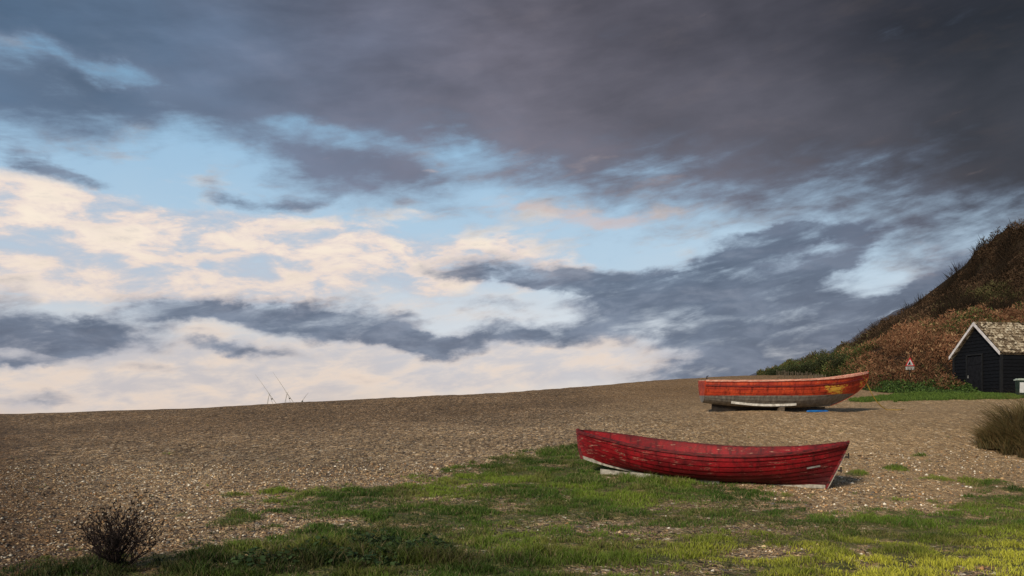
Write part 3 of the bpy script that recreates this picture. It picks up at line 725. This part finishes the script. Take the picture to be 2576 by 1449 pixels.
for side in(-1,1):
    mb=MB(); mb.sweep([pt2(.17+i*.42/16,.36-.05*math.sin(math.pi*i/16),side,.05)+Vector((0,0,-.01)) for i in range(17)],.05,.07); obj('bilge_keel',mb.mesh('bilge_keel'),bkm,ob,label='white painted bilge keel')
mb=MB(); mb.tube([(.05,-.5,.92),(.05,-.5,1.06)],.018,8); mb.tube([(.05,-.5,1.06),(.10,-.5,1.08)],.014,8); obj('mooring_cleat',mb.mesh('mooring_cleat'),black_iron,ob)
yel_m=simple('yellow_rope',lin(190,156,50),lin(140,114,60),20,.8,.2)
PO=P(1772,1037,25.0); zb2=float(H(np.array([7.5]),np.array([25.0]))[0])
place(ob,PO[0],25.3,zb2+.01,math.radians(-3.5),math.radians(2))
bw=ob.matrix_world@Vector((L2-.08,-.02,.95)); ge_=P(2235,1008,25.5); gz=float(H(np.array([ge_[0]]),np.array([25.6]))[0])
def sag(a,b,s,n_=14): return [Vector(a).lerp(Vector(b),i/n_)-Vector((0,0,s*math.sin(math.pi*i/n_))) for i in range(n_+1)]
rp=sag(bw,(ge_[0],25.6,gz+.02),.18); rp+= [Vector((ge_[0]+.25,25.5,gz+.02)),Vector((ge_[0]+.6,25.7,float(H(np.array([ge_[0]+.6]),np.array([25.7]))[0])+.02))]
mb=MB(); mb.tube([p_-bw for p_ in rp],.013,6); mb.tube([Vector((-.1,-.05,.22)),Vector((0,-.03,.12)),Vector((.02,-.02,0)),Vector((-.03,-.03,-.1))],.03,6)
o=obj('mooring_rope',mb.mesh('mooring_rope',True),yel_m,label='frayed yellow rope hanging from the orange boat bow',category='rope'); o.location=bw
def block(lx,ly,sx,sy,hz,mat,name,lab,cat):
    q=ob.matrix_world@Vector((lx,ly,0)); g_=float(H(np.array([q.x]),np.array([q.y]))[0])
    mb=MB(); mb.box(0,0,hz/2-.03,sx,sy,hz)
    me=mb.mesh(name); o=obj(name,me,mat,label=lab,category=cat); o.location=(q.x,q.y,g_); o.rotation_euler=(0,0,.1)
    bv=o.modifiers.new('b','BEVEL'); bv.width=.012; bv.segments=2; return o
block(2.35,-.40,.16,.22,.17,grey_wood,'timber_block','weathered timber block propping the orange boat','wooden block')
blue=simple('blue_plastic',lin(30,110,180),lin(20,80,150),10,.45,.05,.5)
q=ob.matrix_world@Vector((3.5,-.35,0)); g_=float(H(np.array([q.x]),np.array([q.y]))[0])
mb=MB(); mb.tube([(-.36,0,0),(-.33,0,0),(-.28,0,0),(.25,.03,0),(.30,.03,0),(.34,.03,0)],[.010,.028,.036,.036,.028,.010],12)
o=obj('boat_fender',mb.mesh('boat_fender',True),blue,label='blue plastic fender lying under the orange boat',category='fender'); o.location=(q.x,q.y,g_+.03)

# ============================================================ HUT
hut=obj('beach_hut',None,label='black weatherboarded hut with lichened tiled roof and white bargeboards',category='hut')
Cn=P(2519,988,33.0); Ln=np.array([19.80,35.55]); gd=np.array([Ln[0]-Cn[0],Ln[1]-Cn[1]]); W_=np.linalg.norm(gd); gd=gd/W_
sdv=np.array([gd[1],-gd[0]])
if sdv[0]<0: sdv=-sdv
hz=Cn[2]-.1
Mh=Matrix(((sdv[0],gd[0],0,Cn[0]),(sdv[1],gd[1],0,Cn[1]),(0,0,1,hz),(0,0,0,1)))
hut.matrix_world=Mh
EV=1.82; AP=1.26; LEN=4.6
m,n,b=newmat('black_weatherboard',.7,.12)
o_=n.n.new('ShaderNodeTexCoord').outputs['Object']
nn_=n.noise(n.vm('MULTIPLY',o_,(3,3,14)),2.5,5,.6).outputs[0]
n.l.new(n.ramp(nn_,[(.3,L4(9,10,13)),(.6,L4(18,19,23)),(.8,L4(34,34,38))]),b.inputs['Base Color'])
wb=m
def board_wall(fn_top,axis_,off,sgn,z1):
    mb=MB(); hgt=.15; z=0
    while z<z1-.001:
        zt=min(z+hgt,z1)
        a0,a1=fn_top(z); b0,b1=fn_top(zt)
        def q(t,z_,o): return (t,off+sgn*o,z_) if axis_=='x' else (off+sgn*o,t,z_)
        v=[q(a0,z,.035),q(a1,z,.035),q(b1,zt,.008),q(b0,zt,.008),q(a0,z,0),q(a1,z,0),q(b1,zt,0),q(b0,zt,0)]
        mb.add(v,[(0,1,2,3),(4,7,6,5),(0,4,5,1),(3,2,6,7),(0,3,7,4),(1,5,6,2)])
        z=zt
    return mb
gab=lambda z:(0,W_) if z<=EV else ((z-EV)/AP*W_/2,W_-(z-EV)/AP*W_/2)
obj('wall',board_wall(gab,'y',0,-1,EV+AP-.04).mesh('wall'),wb,hut)
obj('wall',board_wall(gab,'y',LEN,1,EV+AP-.04).mesh('wall'),wb,hut)
obj('wall',board_wall(lambda z:(0,LEN),'x',0,-1,EV).mesh('wall'),wb,hut)
obj('wall',board_wall(lambda z:(0,LEN),'x',W_,1,EV).mesh('wall'),wb,hut)
bt=simple('black_timber',lin(14,14,16),lin(26,26,28),8)
for (x_,y_) in((-.02,-.02),(-.02,W_+.02),(LEN+.02,-.02),(LEN+.02,W_+.02)):
    mb=MB(); mb.box(x_,y_,EV/2,.09,.09,EV); obj('corner_post',mb.mesh('corner_post'),bt,hut)
mb=MB()
for i in range(5): mb.box(-.05,W_*.42+i*.155,.86,.03,.148,1.66)
mb.box(-.072,W_*.42+.31,.35,.02,.72,.09); mb.box(-.072,W_*.42+.31,1.4,.02,.72,.09)
dr=obj('door',mb.mesh('door'),simple('door_black',lin(18,19,22),lin(30,30,34),8,.7,.2,.1),hut)
mb=MB(); mb.box(-.095,W_*.42+.62,.85,.025,.03,.12); obj('handle',mb.mesh('handle'),metal,dr)
mb=MB(); yc=W_*.42+.31
mb.box(-.055,yc-.43,.88,.05,.06,1.76); mb.box(-.055,yc+.43,.88,.05,.06,1.76); mb.box(-.055,yc,1.79,.05,.92,.06)
obj('door_frame',mb.mesh('door_frame'),bt,hut)
m,n,b=newmat('lichened_tiles',.9,.15)
o_=n.n.new('ShaderNodeTexCoord').outputs['Object']
vv_=n.vor(o_,5.5); nn_=n.noise(o_,7,6,.75).outputs[0]
tc_=n.ramp(n.m('MULTIPLY_ADD',n.xyz(vv_.outputs['Color'])[0],.5,n.m('MULTIPLY',nn_,.5)),[(.22,L4(58,50,42)),(.38,L4(104,90,74)),(.55,L4(148,132,110)),(.72,L4(192,180,158))])
tc_=n.mix(n.smooth(n.noise(o_,8,5,.7).outputs[0],.52,.60),tc_,L4(78,64,46)); n.l.new(tc_,b.inputs['Base Color']); tiles=m
def roofside(y_e,y_r):
    mb=MB(); ov=.16; oe=.12; rows=11; cols=28
    x_a=-ov; x_b=LEN+ov
    zr=EV+AP+.05; dy=(y_e-y_r); ext=1+oe/abs(dy); ze=zr-(AP)*ext; ye=y_r+dy*ext
    sub=4; nxs=cols*sub
    sl_=Vector((0,ye-y_r,ze-zr)); nrm=Vector((0,-(ze-zr),(ye-y_r))).normalized()
    if nrm.z<0: nrm=-nrm
    for r in range(rows):
        t0=r/rows; t1=(r+1)/rows
        v=[];f=[]
        for i in range(nxs+1):
            x_=x_a+(x_b-x_a)*i/nxs; wv_=.026*math.cos(2*math.pi*i/sub)
            j=random.uniform(-.008,.008)
            v+=[Vector((x_,y_r,zr))+sl_*t0+nrm*(wv_),Vector((x_,y_r,zr))+sl_*t1+nrm*(wv_+.035+j),Vector((x_,y_r,zr))+sl_*t1+nrm*(wv_-.01)]
        for i in range(nxs):
            f.append((i*3,i*3+1,i*3+4,i*3+3)); f.append((i*3+1,i*3+2,i*3+5,i*3+4))
        mb.add(v,f)
    a=Vector((x_a,y_r,zr))-nrm*.06; c=a+sl_; d2=Vector((x_b-x_a,0,0))
    mb.add([a,c,c+d2,a+d2,a-nrm*.03,c-nrm*.03,c+d2-nrm*.03,a+d2-nrm*.03],[(0,1,2,3),(7,6,5,4),(0,4,5,1),(1,5,6,2),(2,6,7,3),(3,7,4,0)])
    return mb,(x_a,zr,ze,ye)
mb1,inf=roofside(0,W_/2); mb2,inf2=roofside(W_,W_/2)
mb1.add(mb2.v,mb2.f)
mb1.tube([(inf[0],W_/2,inf[1]+.01),(LEN+.16,W_/2,inf[1]+.01)],.07,8)
obj('roof',mb1.mesh('roof'),tiles,hut)
bwm=simple('bargeboard_white',lin(218,212,212),lin(182,174,172),5,.6,.1)
for ye,ze in ((inf[3],inf[2]),(inf2[3],inf2[2])):
    mb=MB(); x_=inf[0]-.02; zr=inf[1]
    a=Vector((x_,W_/2,zr+.05)); c=Vector((x_,ye,ze+.05)); dn=Vector((0,0,-.14)); th=Vector((-.03,0,0))
    mb.add([a,c,c+dn,a+dn,a+th,c+th,c+dn+th,a+dn+th],[(0,1,2,3),(7,6,5,4),(0,4,5,1),(1,5,6,2),(2,6,7,3),(3,7,4,0)])
    obj('bargeboard',mb.mesh('bargeboard'),bwm,hut)

# ============================================================ SIGN
def gz_(x_,y_): return float(H(np.array([x_]),np.array([y_]))[0])
sp=P(2289,912,36.0); sg=obj('warning_sign',None,label='red and white triangular falling rocks warning sign on post in bracken',category='sign'); base_z=hill_z(sp[0],sp[1])-.2
sg.location=(sp[0],sp[1],base_z)
top_=sp[2]-base_z
mb=MB(); mb.tube([(0,.03,0),(0,.03,top_+.1)],.022,10); obj('post',mb.mesh('post'),dull_metal,sg)
zc=top_
def flat(ptsl,y0,th=.008,k=.72):
    ptsl=[(a*k,b*k) for a,b in ptsl]
    n_=len(ptsl); v=[(x_,y0,z_) for x_,z_ in ptsl]+[(x_,y0+th,z_) for x_,z_ in ptsl]
    f=[tuple(range(n_)),tuple(range(2*n_-1,n_-1,-1))]+[(i,n_+i,n_+(i+1)%n_,(i+1)%n_) for i in range(n_)]
    return v,f
redp=simple('sign_red',lin(180,40,44),lin(160,34,38),5,.5,0); whp=simple('sign_white',lin(205,205,205),lin(180,180,180),5,.5,0); plw=simple('plate_grey_white',lin(176,176,174),lin(146,144,142),5,.6,0); blp=simple('sign_black',lin(20,20,20),lin(25,25,25),5,.4,0)
R_=.30
mb=MB(); mb.add(*flat([(-R_*.98,-.22),(R_*.98,-.22),(R_*.92,-.17),(.03,.30),(-.03,.30),(-R_*.92,-.17)],-.012)); tr_=obj('sign_panel',mb.mesh('sign_panel'),redp,sg); tr_.location=(0,0,zc)
mb=MB(); mb.add(*flat([(-.21,-.17),(.21,-.17),(0,.20)],-.017,.004)); obj('sign_face',mb.mesh('sign_face'),whp,tr_)
mb=MB(); mb.add(*flat([(-.14,-.145),(-.14,-.12),(-.01,.11),(.01,.07),(-.01,.02),(.03,-.02),(.02,-.08),(.05,-.145)],-.021,.003))
for cx_,cz_,rr in((.06,-.04,.018),(.09,-.10,.02),(.12,-.135,.015),(.045,.01,.012)): mb.add(*flat([(cx_+rr*math.cos(a),cz_+rr*math.sin(a)) for a in np.linspace(0,6.28,8)[:-1]],-.021,.003))
obj('rockfall_symbol',mb.mesh('rockfall_symbol'),blp,tr_)
mb=MB(); mb.add(*flat([(-.27,-.46),(.27,-.46),(.27,-.26),(-.27,-.26)],-.012)); pl=obj('sign_plate',mb.mesh('sign_plate'),plw,sg); pl.location=(0,0,zc)
mb=MB()
for i,(a_,c_2) in enumerate(((-.2,.2),(-.16,.14),(-.19,.17))): mb.add(*flat([(a_,-.32-.05*i),(c_2,-.32-.05*i),(c_2,-.305-.05*i),(a_,-.305-.05*i)],-.015,.002))
obj('sign_lettering',mb.mesh('sign_lettering'),blp,pl)

# ============================================================ BIN
bp=P(2566,998,31); bn=obj('litter_bin',None,label='narrow green litter bin with white lid and notice by the hut',category='bin'); bn.location=(bp[0],bp[1],gz_(bp[0],bp[1])-.02)
gb=simple('bin_green',lin(40,54,44),lin(30,42,36),8,.5,.05)
mb=MB(); mb.add([(-.10,-.10,0),(.10,-.10,0),(.10,.10,0),(-.10,.10,0),(-.12,-.12,.66),(.12,-.12,.66),(.12,.12,.66),(-.12,.12,.66)],[(3,2,1,0),(4,5,6,7),(0,1,5,4),(1,2,6,5),(2,3,7,6),(3,0,4,7)]); obj('body',mb.mesh('body'),gb,bn)
mb=MB(); mb.box(0,0,.685,.32,.3,.045); mb.box(0,0,.72,.24,.22,.03); obj('lid',mb.mesh('lid'),simple('bin_lid',lin(190,196,186),lin(130,146,130),8,.5,.05),bn)
mb=MB(); mb.add([(-.09,-.118,.18),(.09,-.118,.18),(.09,-.130,.58),(-.09,-.130,.58)],[(0,1,2,3)]); obj('notice',mb.mesh('notice'),whp,bn)

# ============================================================ PALE FENCES
pale=simple('pale_wood',lin(110,98,82),lin(72,62,50),8,.85)
def fence(name,pts_,hgt,lab,step=.13):
    mb=MB(); o0=Vector((pts_[0][0],pts_[0][1],0))
    tops=[]
    for i in range(len(pts_)-1):
        a=Vector(pts_[i]); c=Vector(pts_[i+1]); nl=max(2,int((c-a).length/step))
        for k in range(nl):
            q=a.lerp(c,k/nl); zz=q.z; hh_=hgt*random.uniform(.7,1.1); l_=random.uniform(-.06,.06)
            mb.tube([(q.x-o0.x,q.y-o0.y,zz-.1),(q.x-o0.x+l_,q.y-o0.y,zz+hh_)],.018,4)
            tops.append(Vector((q.x-o0.x,q.y-o0.y,zz)))
    for fr in(.35,.75): mb.tube([t_+Vector((0,-.025,hgt*fr)) for t_ in tops],.008,4)
    o=obj(name,mb.mesh(name),pale,label=lab,category='fence'); o.location=o0
def gpt(px,D): x_=(px-CX)/F*D; return (x_,D,gz_(x_,D))
fence('paling_fence',[gpt(1955,52),gpt(2000,50),gpt(2045,47.5),gpt(2078,45)],.50,'weathered split paling fence along the foot of the slope')

# ============================================================ BUSHES
def bush(name,px,py,D,rad,hgt,nleaf,cA,cB,lab,cat,leaf=(.06,.16),asp=.4,up=.4,twig=30,zofs=None,group=None,spr=.17):
    x_=(px-CX)/F*D; z0_=P(px,py,D)[2] if zofs else gz_(x_,D)
    root=obj(name,None,label=lab,category=cat); root.location=(x_,D,z0_)
    if group: root['group']=group
    mb=MB()
    for i in range(twig):
        a=random.uniform(0,6.28); r0=random.uniform(0,.15)*rad; e=random.uniform(.5,.98)
        p0=Vector((math.cos(a)*r0,math.sin(a)*r0,-.05)); p1=Vector((math.cos(a)*rad*e*.55,math.sin(a)*rad*e*.55,hgt*random.uniform(.3,.5))); p2=Vector((math.cos(a)*rad*e*.85,math.sin(a)*rad*e*.85,hgt*random.uniform(.5,.85)))
        mb.tube([p0,p1,p2],[.016,.010,.004],5)
    obj('stems',mb.mesh('stems'),dark_wood,root)
    N=nleaf; cen=RNG.normal(0,1,(30,3)); cen/=np.linalg.norm(cen,axis=1,keepdims=True); cen*=RNG.uniform(.3,.82,(30,1)); cen[:,2]=np.abs(cen[:,2])
    ci=RNG.integers(0,30,N); q=cen[ci]+RNG.normal(0,spr,(N,3)); q[:,2]=np.abs(q[:,2])
    q=q*np.array([rad,rad*.9,hgt])*.95
    sh_=RNG.uniform(.55,1.1,30)[ci][:,None]*(.45+.7*np.clip(q[:,2:3]/hgt,0,1))
    t=RNG.random((N,1)); col=(np.array(cA)*(1-t)+np.array(cB)*t)*sh_
    V,Fq,Cc=leafmesh(q,RNG.uniform(*leaf,N),col,up,asp)
    obj('foliage',mesh_np('foliage',V,Fq,False,Cc),veg,root)
    return root
gA,gB=lin(48,58,34),lin(94,102,60)
for px,py,D,r,hh_ in((1962,948,58,1.3,.8),(2005,946,56,1.6,1.1),(2050,944,55,1.5,1.3),(2092,930,52,1.5,1.3),(2130,925,48,1.3,.9)):
    bush('gorse_bush',px,py,D,r,hh_,5000,gA,gB,'low dark green gorse bush at the foot of the slope','bush',(.06,.16),.3,.5,20,True,'gorse bushes along the beach edge')
def grassclump(px,D,rx,hgt,N,lab):
    x_=(px-CX)/F*D; root=obj('tall_grass_clump',None,label=lab,category='plant',group='tall grass clumps on the shingle'); root.location=(x_,D,gz_(x_,D))
    ntf=26; ta=RNG.uniform(0,6.28,ntf); tr=np.sqrt(RNG.random(ntf))*.95; ti=RNG.integers(0,ntf,N)
    bx=(np.cos(ta)*tr*rx)[ti]+RNG.normal(0,.09,N); by=(np.sin(ta)*tr*rx*.8)[ti]+RNG.normal(0,.09,N); r=np.hypot(bx,by)/rx
    th_=RNG.uniform(.45,1.1,ntf)[ti]
    hh_=hgt*np.clip(1-.6*r**2,.2,1)*RNG.uniform(.4,1.1,N)*th_
    t=RNG.random(N)[:,None]; g_=RNG.uniform(.35,1.0,ntf)[ti][:,None]
    col=np.array(lin(84,84,48))*(1-t)+np.array(lin(140,114,76))*t; col=col*g_
    V,Fq,Cc=blades(bx,by,np.zeros(N),hh_,np.full(N,.014),RNG.uniform(.2,1.3,N),col)
    obj('leaves',mesh_np('leaves',V,Fq,False,Cc),veg,root)
    mb=MB()
    for i in range(16):
        a=random.uniform(0,6.28); e=random.uniform(.3,.9)*rx
        mb.tube([(0,0,-.03),(math.cos(a)*e*.5,math.sin(a)*e*.5,hgt*.4),(math.cos(a)*e,math.sin(a)*e,hgt*random.uniform(.5,.8))],[.012,.008,.003],4)
    obj('stems',mb.mesh('stems'),dark_wood,root)
grassclump(2580,17.6,.85,1.25,13000,'rough brown and green grassy scrub clump on shingle')
grassclump(2640,16.8,.85,.9,9000,'rough brown and green grassy scrub clump on shingle')
grassclump(2730,18.0,1.1,1.45,12000,'rough brown and green grassy scrub clump on shingle')
p,u,v=samplehill(38000,(.34,.72),(0,.05)); p[:,2]+=RNG.uniform(0,.36,len(p))*np.clip(fbm(p[:,0]*1.5,p[:,1]*1.5,8)*1.6,0.3,1); p[:,1]-=RNG.uniform(-.3,1.0,len(p))
p[:,2]=np.maximum(p[:,2]-.3,H(p[:,0],p[:,1])+.02)
t=RNG.random((len(p),1)); V,Fq,Cc=leafmesh(p,RNG.uniform(.04,.11,len(p)),np.array(lin(38,56,28))*(1-t)+np.array(lin(88,112,50))*t,.4,.7)
obj('ivy',mesh_np('ivy',V,Fq,False,Cc),veg,kind='stuff',label='green ivy and nettles at the foot of the bracken slope')

# bare bush
bb0=unproj(295,1430); root=obj('bare_shrub',None,label='leafless dark brown twiggy shrub on the shingle',category='shrub'); root.location=tuple(bb0)
mb=MB()
def grow(p,d,ln,r,lev):
    n_=4; pts_=[p]; q=p.copy(); dd_=d.copy()
    for i in range(n_):
        dd_=(dd_+Vector((random.gauss(0,.15),random.gauss(0,.15),random.gauss(.04,.12)))).normalized(); q=q+dd_*ln/n_; pts_.append(q.copy())
    mb.tube(pts_,[r*(1-.15*i) for i in range(n_+1)],4 if lev>1 else 5,False)
    if lev>=4:
        for _ in range(2):
            e=Vector((random.gauss(0,1),random.gauss(0,1),random.gauss(.4,1))).normalized()*random.uniform(.012,.03)
            mb.tube([q,q+e],[.006,.003],4)
        return
    for k in range(random.choice([2,3,3])):
        b0=pts_[random.choice([2,3,4])]
        grow(b0,(dd_+Vector((random.gauss(0,.5),random.gauss(0,.5),random.gauss(.10,.3)))).normalized(),ln*random.uniform(.55,.85),r*.65,lev+1)
for i in range(26):
    a=random.uniform(0,6.28); sp_=random.uniform(.1,1.35)
    grow(Vector((random.gauss(0,.06),random.gauss(0,.06),-.03)),Vector((math.cos(a)*sp_,math.sin(a)*sp_,1)).normalized(),random.uniform(.22,.38),.010,1)
obj('twigs',mb.mesh('twigs'),simple('dead_twigs',lin(44,30,26),lin(26,20,18),20,.9),root)

# leafy weeds
stg=simple('stalk_green',lin(60,70,36),lin(44,54,28),9)
for i,(px,py) in enumerate([(800,1395),(905,1378),(960,1372),(1010,1395),(1075,1385),(1110,1410),(860,1420),(640,1425),(740,1418),(960,1425)]):
    c=unproj(px,py); root=obj('mallow_plant',None,label='low leafy green mallow weed among grass',category='plant',group='leafy weeds in the grass'); root.location=tuple(c)
    N=220; r=np.sqrt(RNG.random(N))*.25; a=RNG.uniform(0,6.28,N); z_=RNG.uniform(.04,.19,N)*(1.2-r/.28)
    mb=MB()
    for k in range(0,N,6): mb.tube([(0,0,-.02),(r[k]*math.cos(a[k])*.6,r[k]*math.sin(a[k])*.6,z_[k]*.8),(r[k]*math.cos(a[k]),r[k]*math.sin(a[k]),z_[k])],.002,4,False)
    obj('stalks',mb.mesh('stalks'),stg,root)
    ang=np.linspace(0,2*np.pi,7)[:-1]; R2=RNG.uniform(.012,.03,N)
    nrm=RNG.normal(0,.45,(N,3)); nrm[:,2]=1; nrm/=np.linalg.norm(nrm,axis=1,keepdims=True)
    ux=np.cross(nrm,[0,1,0.]); ux/=np.linalg.norm(ux,axis=1,keepdims=True); uy=np.cross(nrm,ux)
    cen=np.stack([r*np.cos(a),r*np.sin(a),z_],1)
    V=cen[:,None]+(ux[:,None]*np.cos(ang)[None,:,None]+uy[:,None]*np.sin(ang)[None,:,None])*R2[:,None,None]
    t=RNG.random((N,1)); col=np.array(lin(34,52,28))*(1-t)+np.array(lin(78,98,56))*t
    obj('leaves',mesh_np('leaves',V.reshape(-1,3),np.arange(N*6).reshape(N,6),False,np.repeat(col,6,0)),veg,root)

# ============================================================ FISHING RODS
rodm=simple('rod_grey',lin(140,136,130),lin(165,160,150),4,.5,0); restm=simple('rest_metal',lin(180,176,166),lin(140,136,128),4,.5,0)
def rod(px0,py0,px1,py1,D,dy,rest=True):
    a=P(px0,py0,D); c=P(px1,py1,D+dy); g_=gz_(a[0],a[1])
    root=obj('fishing_rod',None,label='thin beach fishing rod leaning on a rest on the shingle crest',category='fishing rod',group='fishing rods on the beach crest'); root.location=tuple(a)
    d=Vector(c-a); mb=MB(); mb.tube([Vector((0,0,0))-d*.12,d*.4,d*.75+Vector((0,0,.02)),d],[.015,.012,.008,.005],5); obj('rod_blank',mb.mesh('rod_blank'),rodm,root)
    mb=MB(); q=d*.22; mb.tube([q+Vector((-.03,-.03,-.06)),q+Vector((.03,-.03,-.06))],.035,10); mb.tube([q,q+Vector((0,-.03,-.08))],.01,6); obj('reel',mb.mesh('reel'),dull_metal,root)
    if rest:
        mb=MB(); top=Vector(a)+d*.35
        for k in range(3):
            an=k*2.09+.4; mb.tube([(0,0,0),(math.cos(an)*.3,math.sin(an)*.3,g_-top.z-.15)],.009,5)
        mb.tube([(-.09,0,.06),(0,0,0),(.09,0,.06)],.008,5)
        o=obj('rod_rest',mb.mesh('rod_rest'),restm,label='metal tripod rod rest standing on the shingle crest',category='rod rest',group='rod rests on the beach crest'); o.location=top
rod(697,1018,642,942,42.5,1.5); rod(742,1018,686,936,42.8,1.5); rod(757,1012,776,988,42.8,.3,False)

# ============================================================ CAMERA
cam=bpy.data.cameras.new('camera'); co=bpy.data.objects.new('camera',cam); COL.objects.link(co)
co.location=(0,0,EYE); co.rotation_euler=(math.radians(90),0,0)
cam.sensor_width=36; cam.lens=F/2576*36; cam.shift_y=(HY-724.5)/2576; cam.clip_end=20000; cam.clip_start=.05
scene.camera=co
scene.view_settings.view_transform='Standard'
try: scene.view_settings.look='None'
except Exception: pass
scene.view_settings.exposure=0
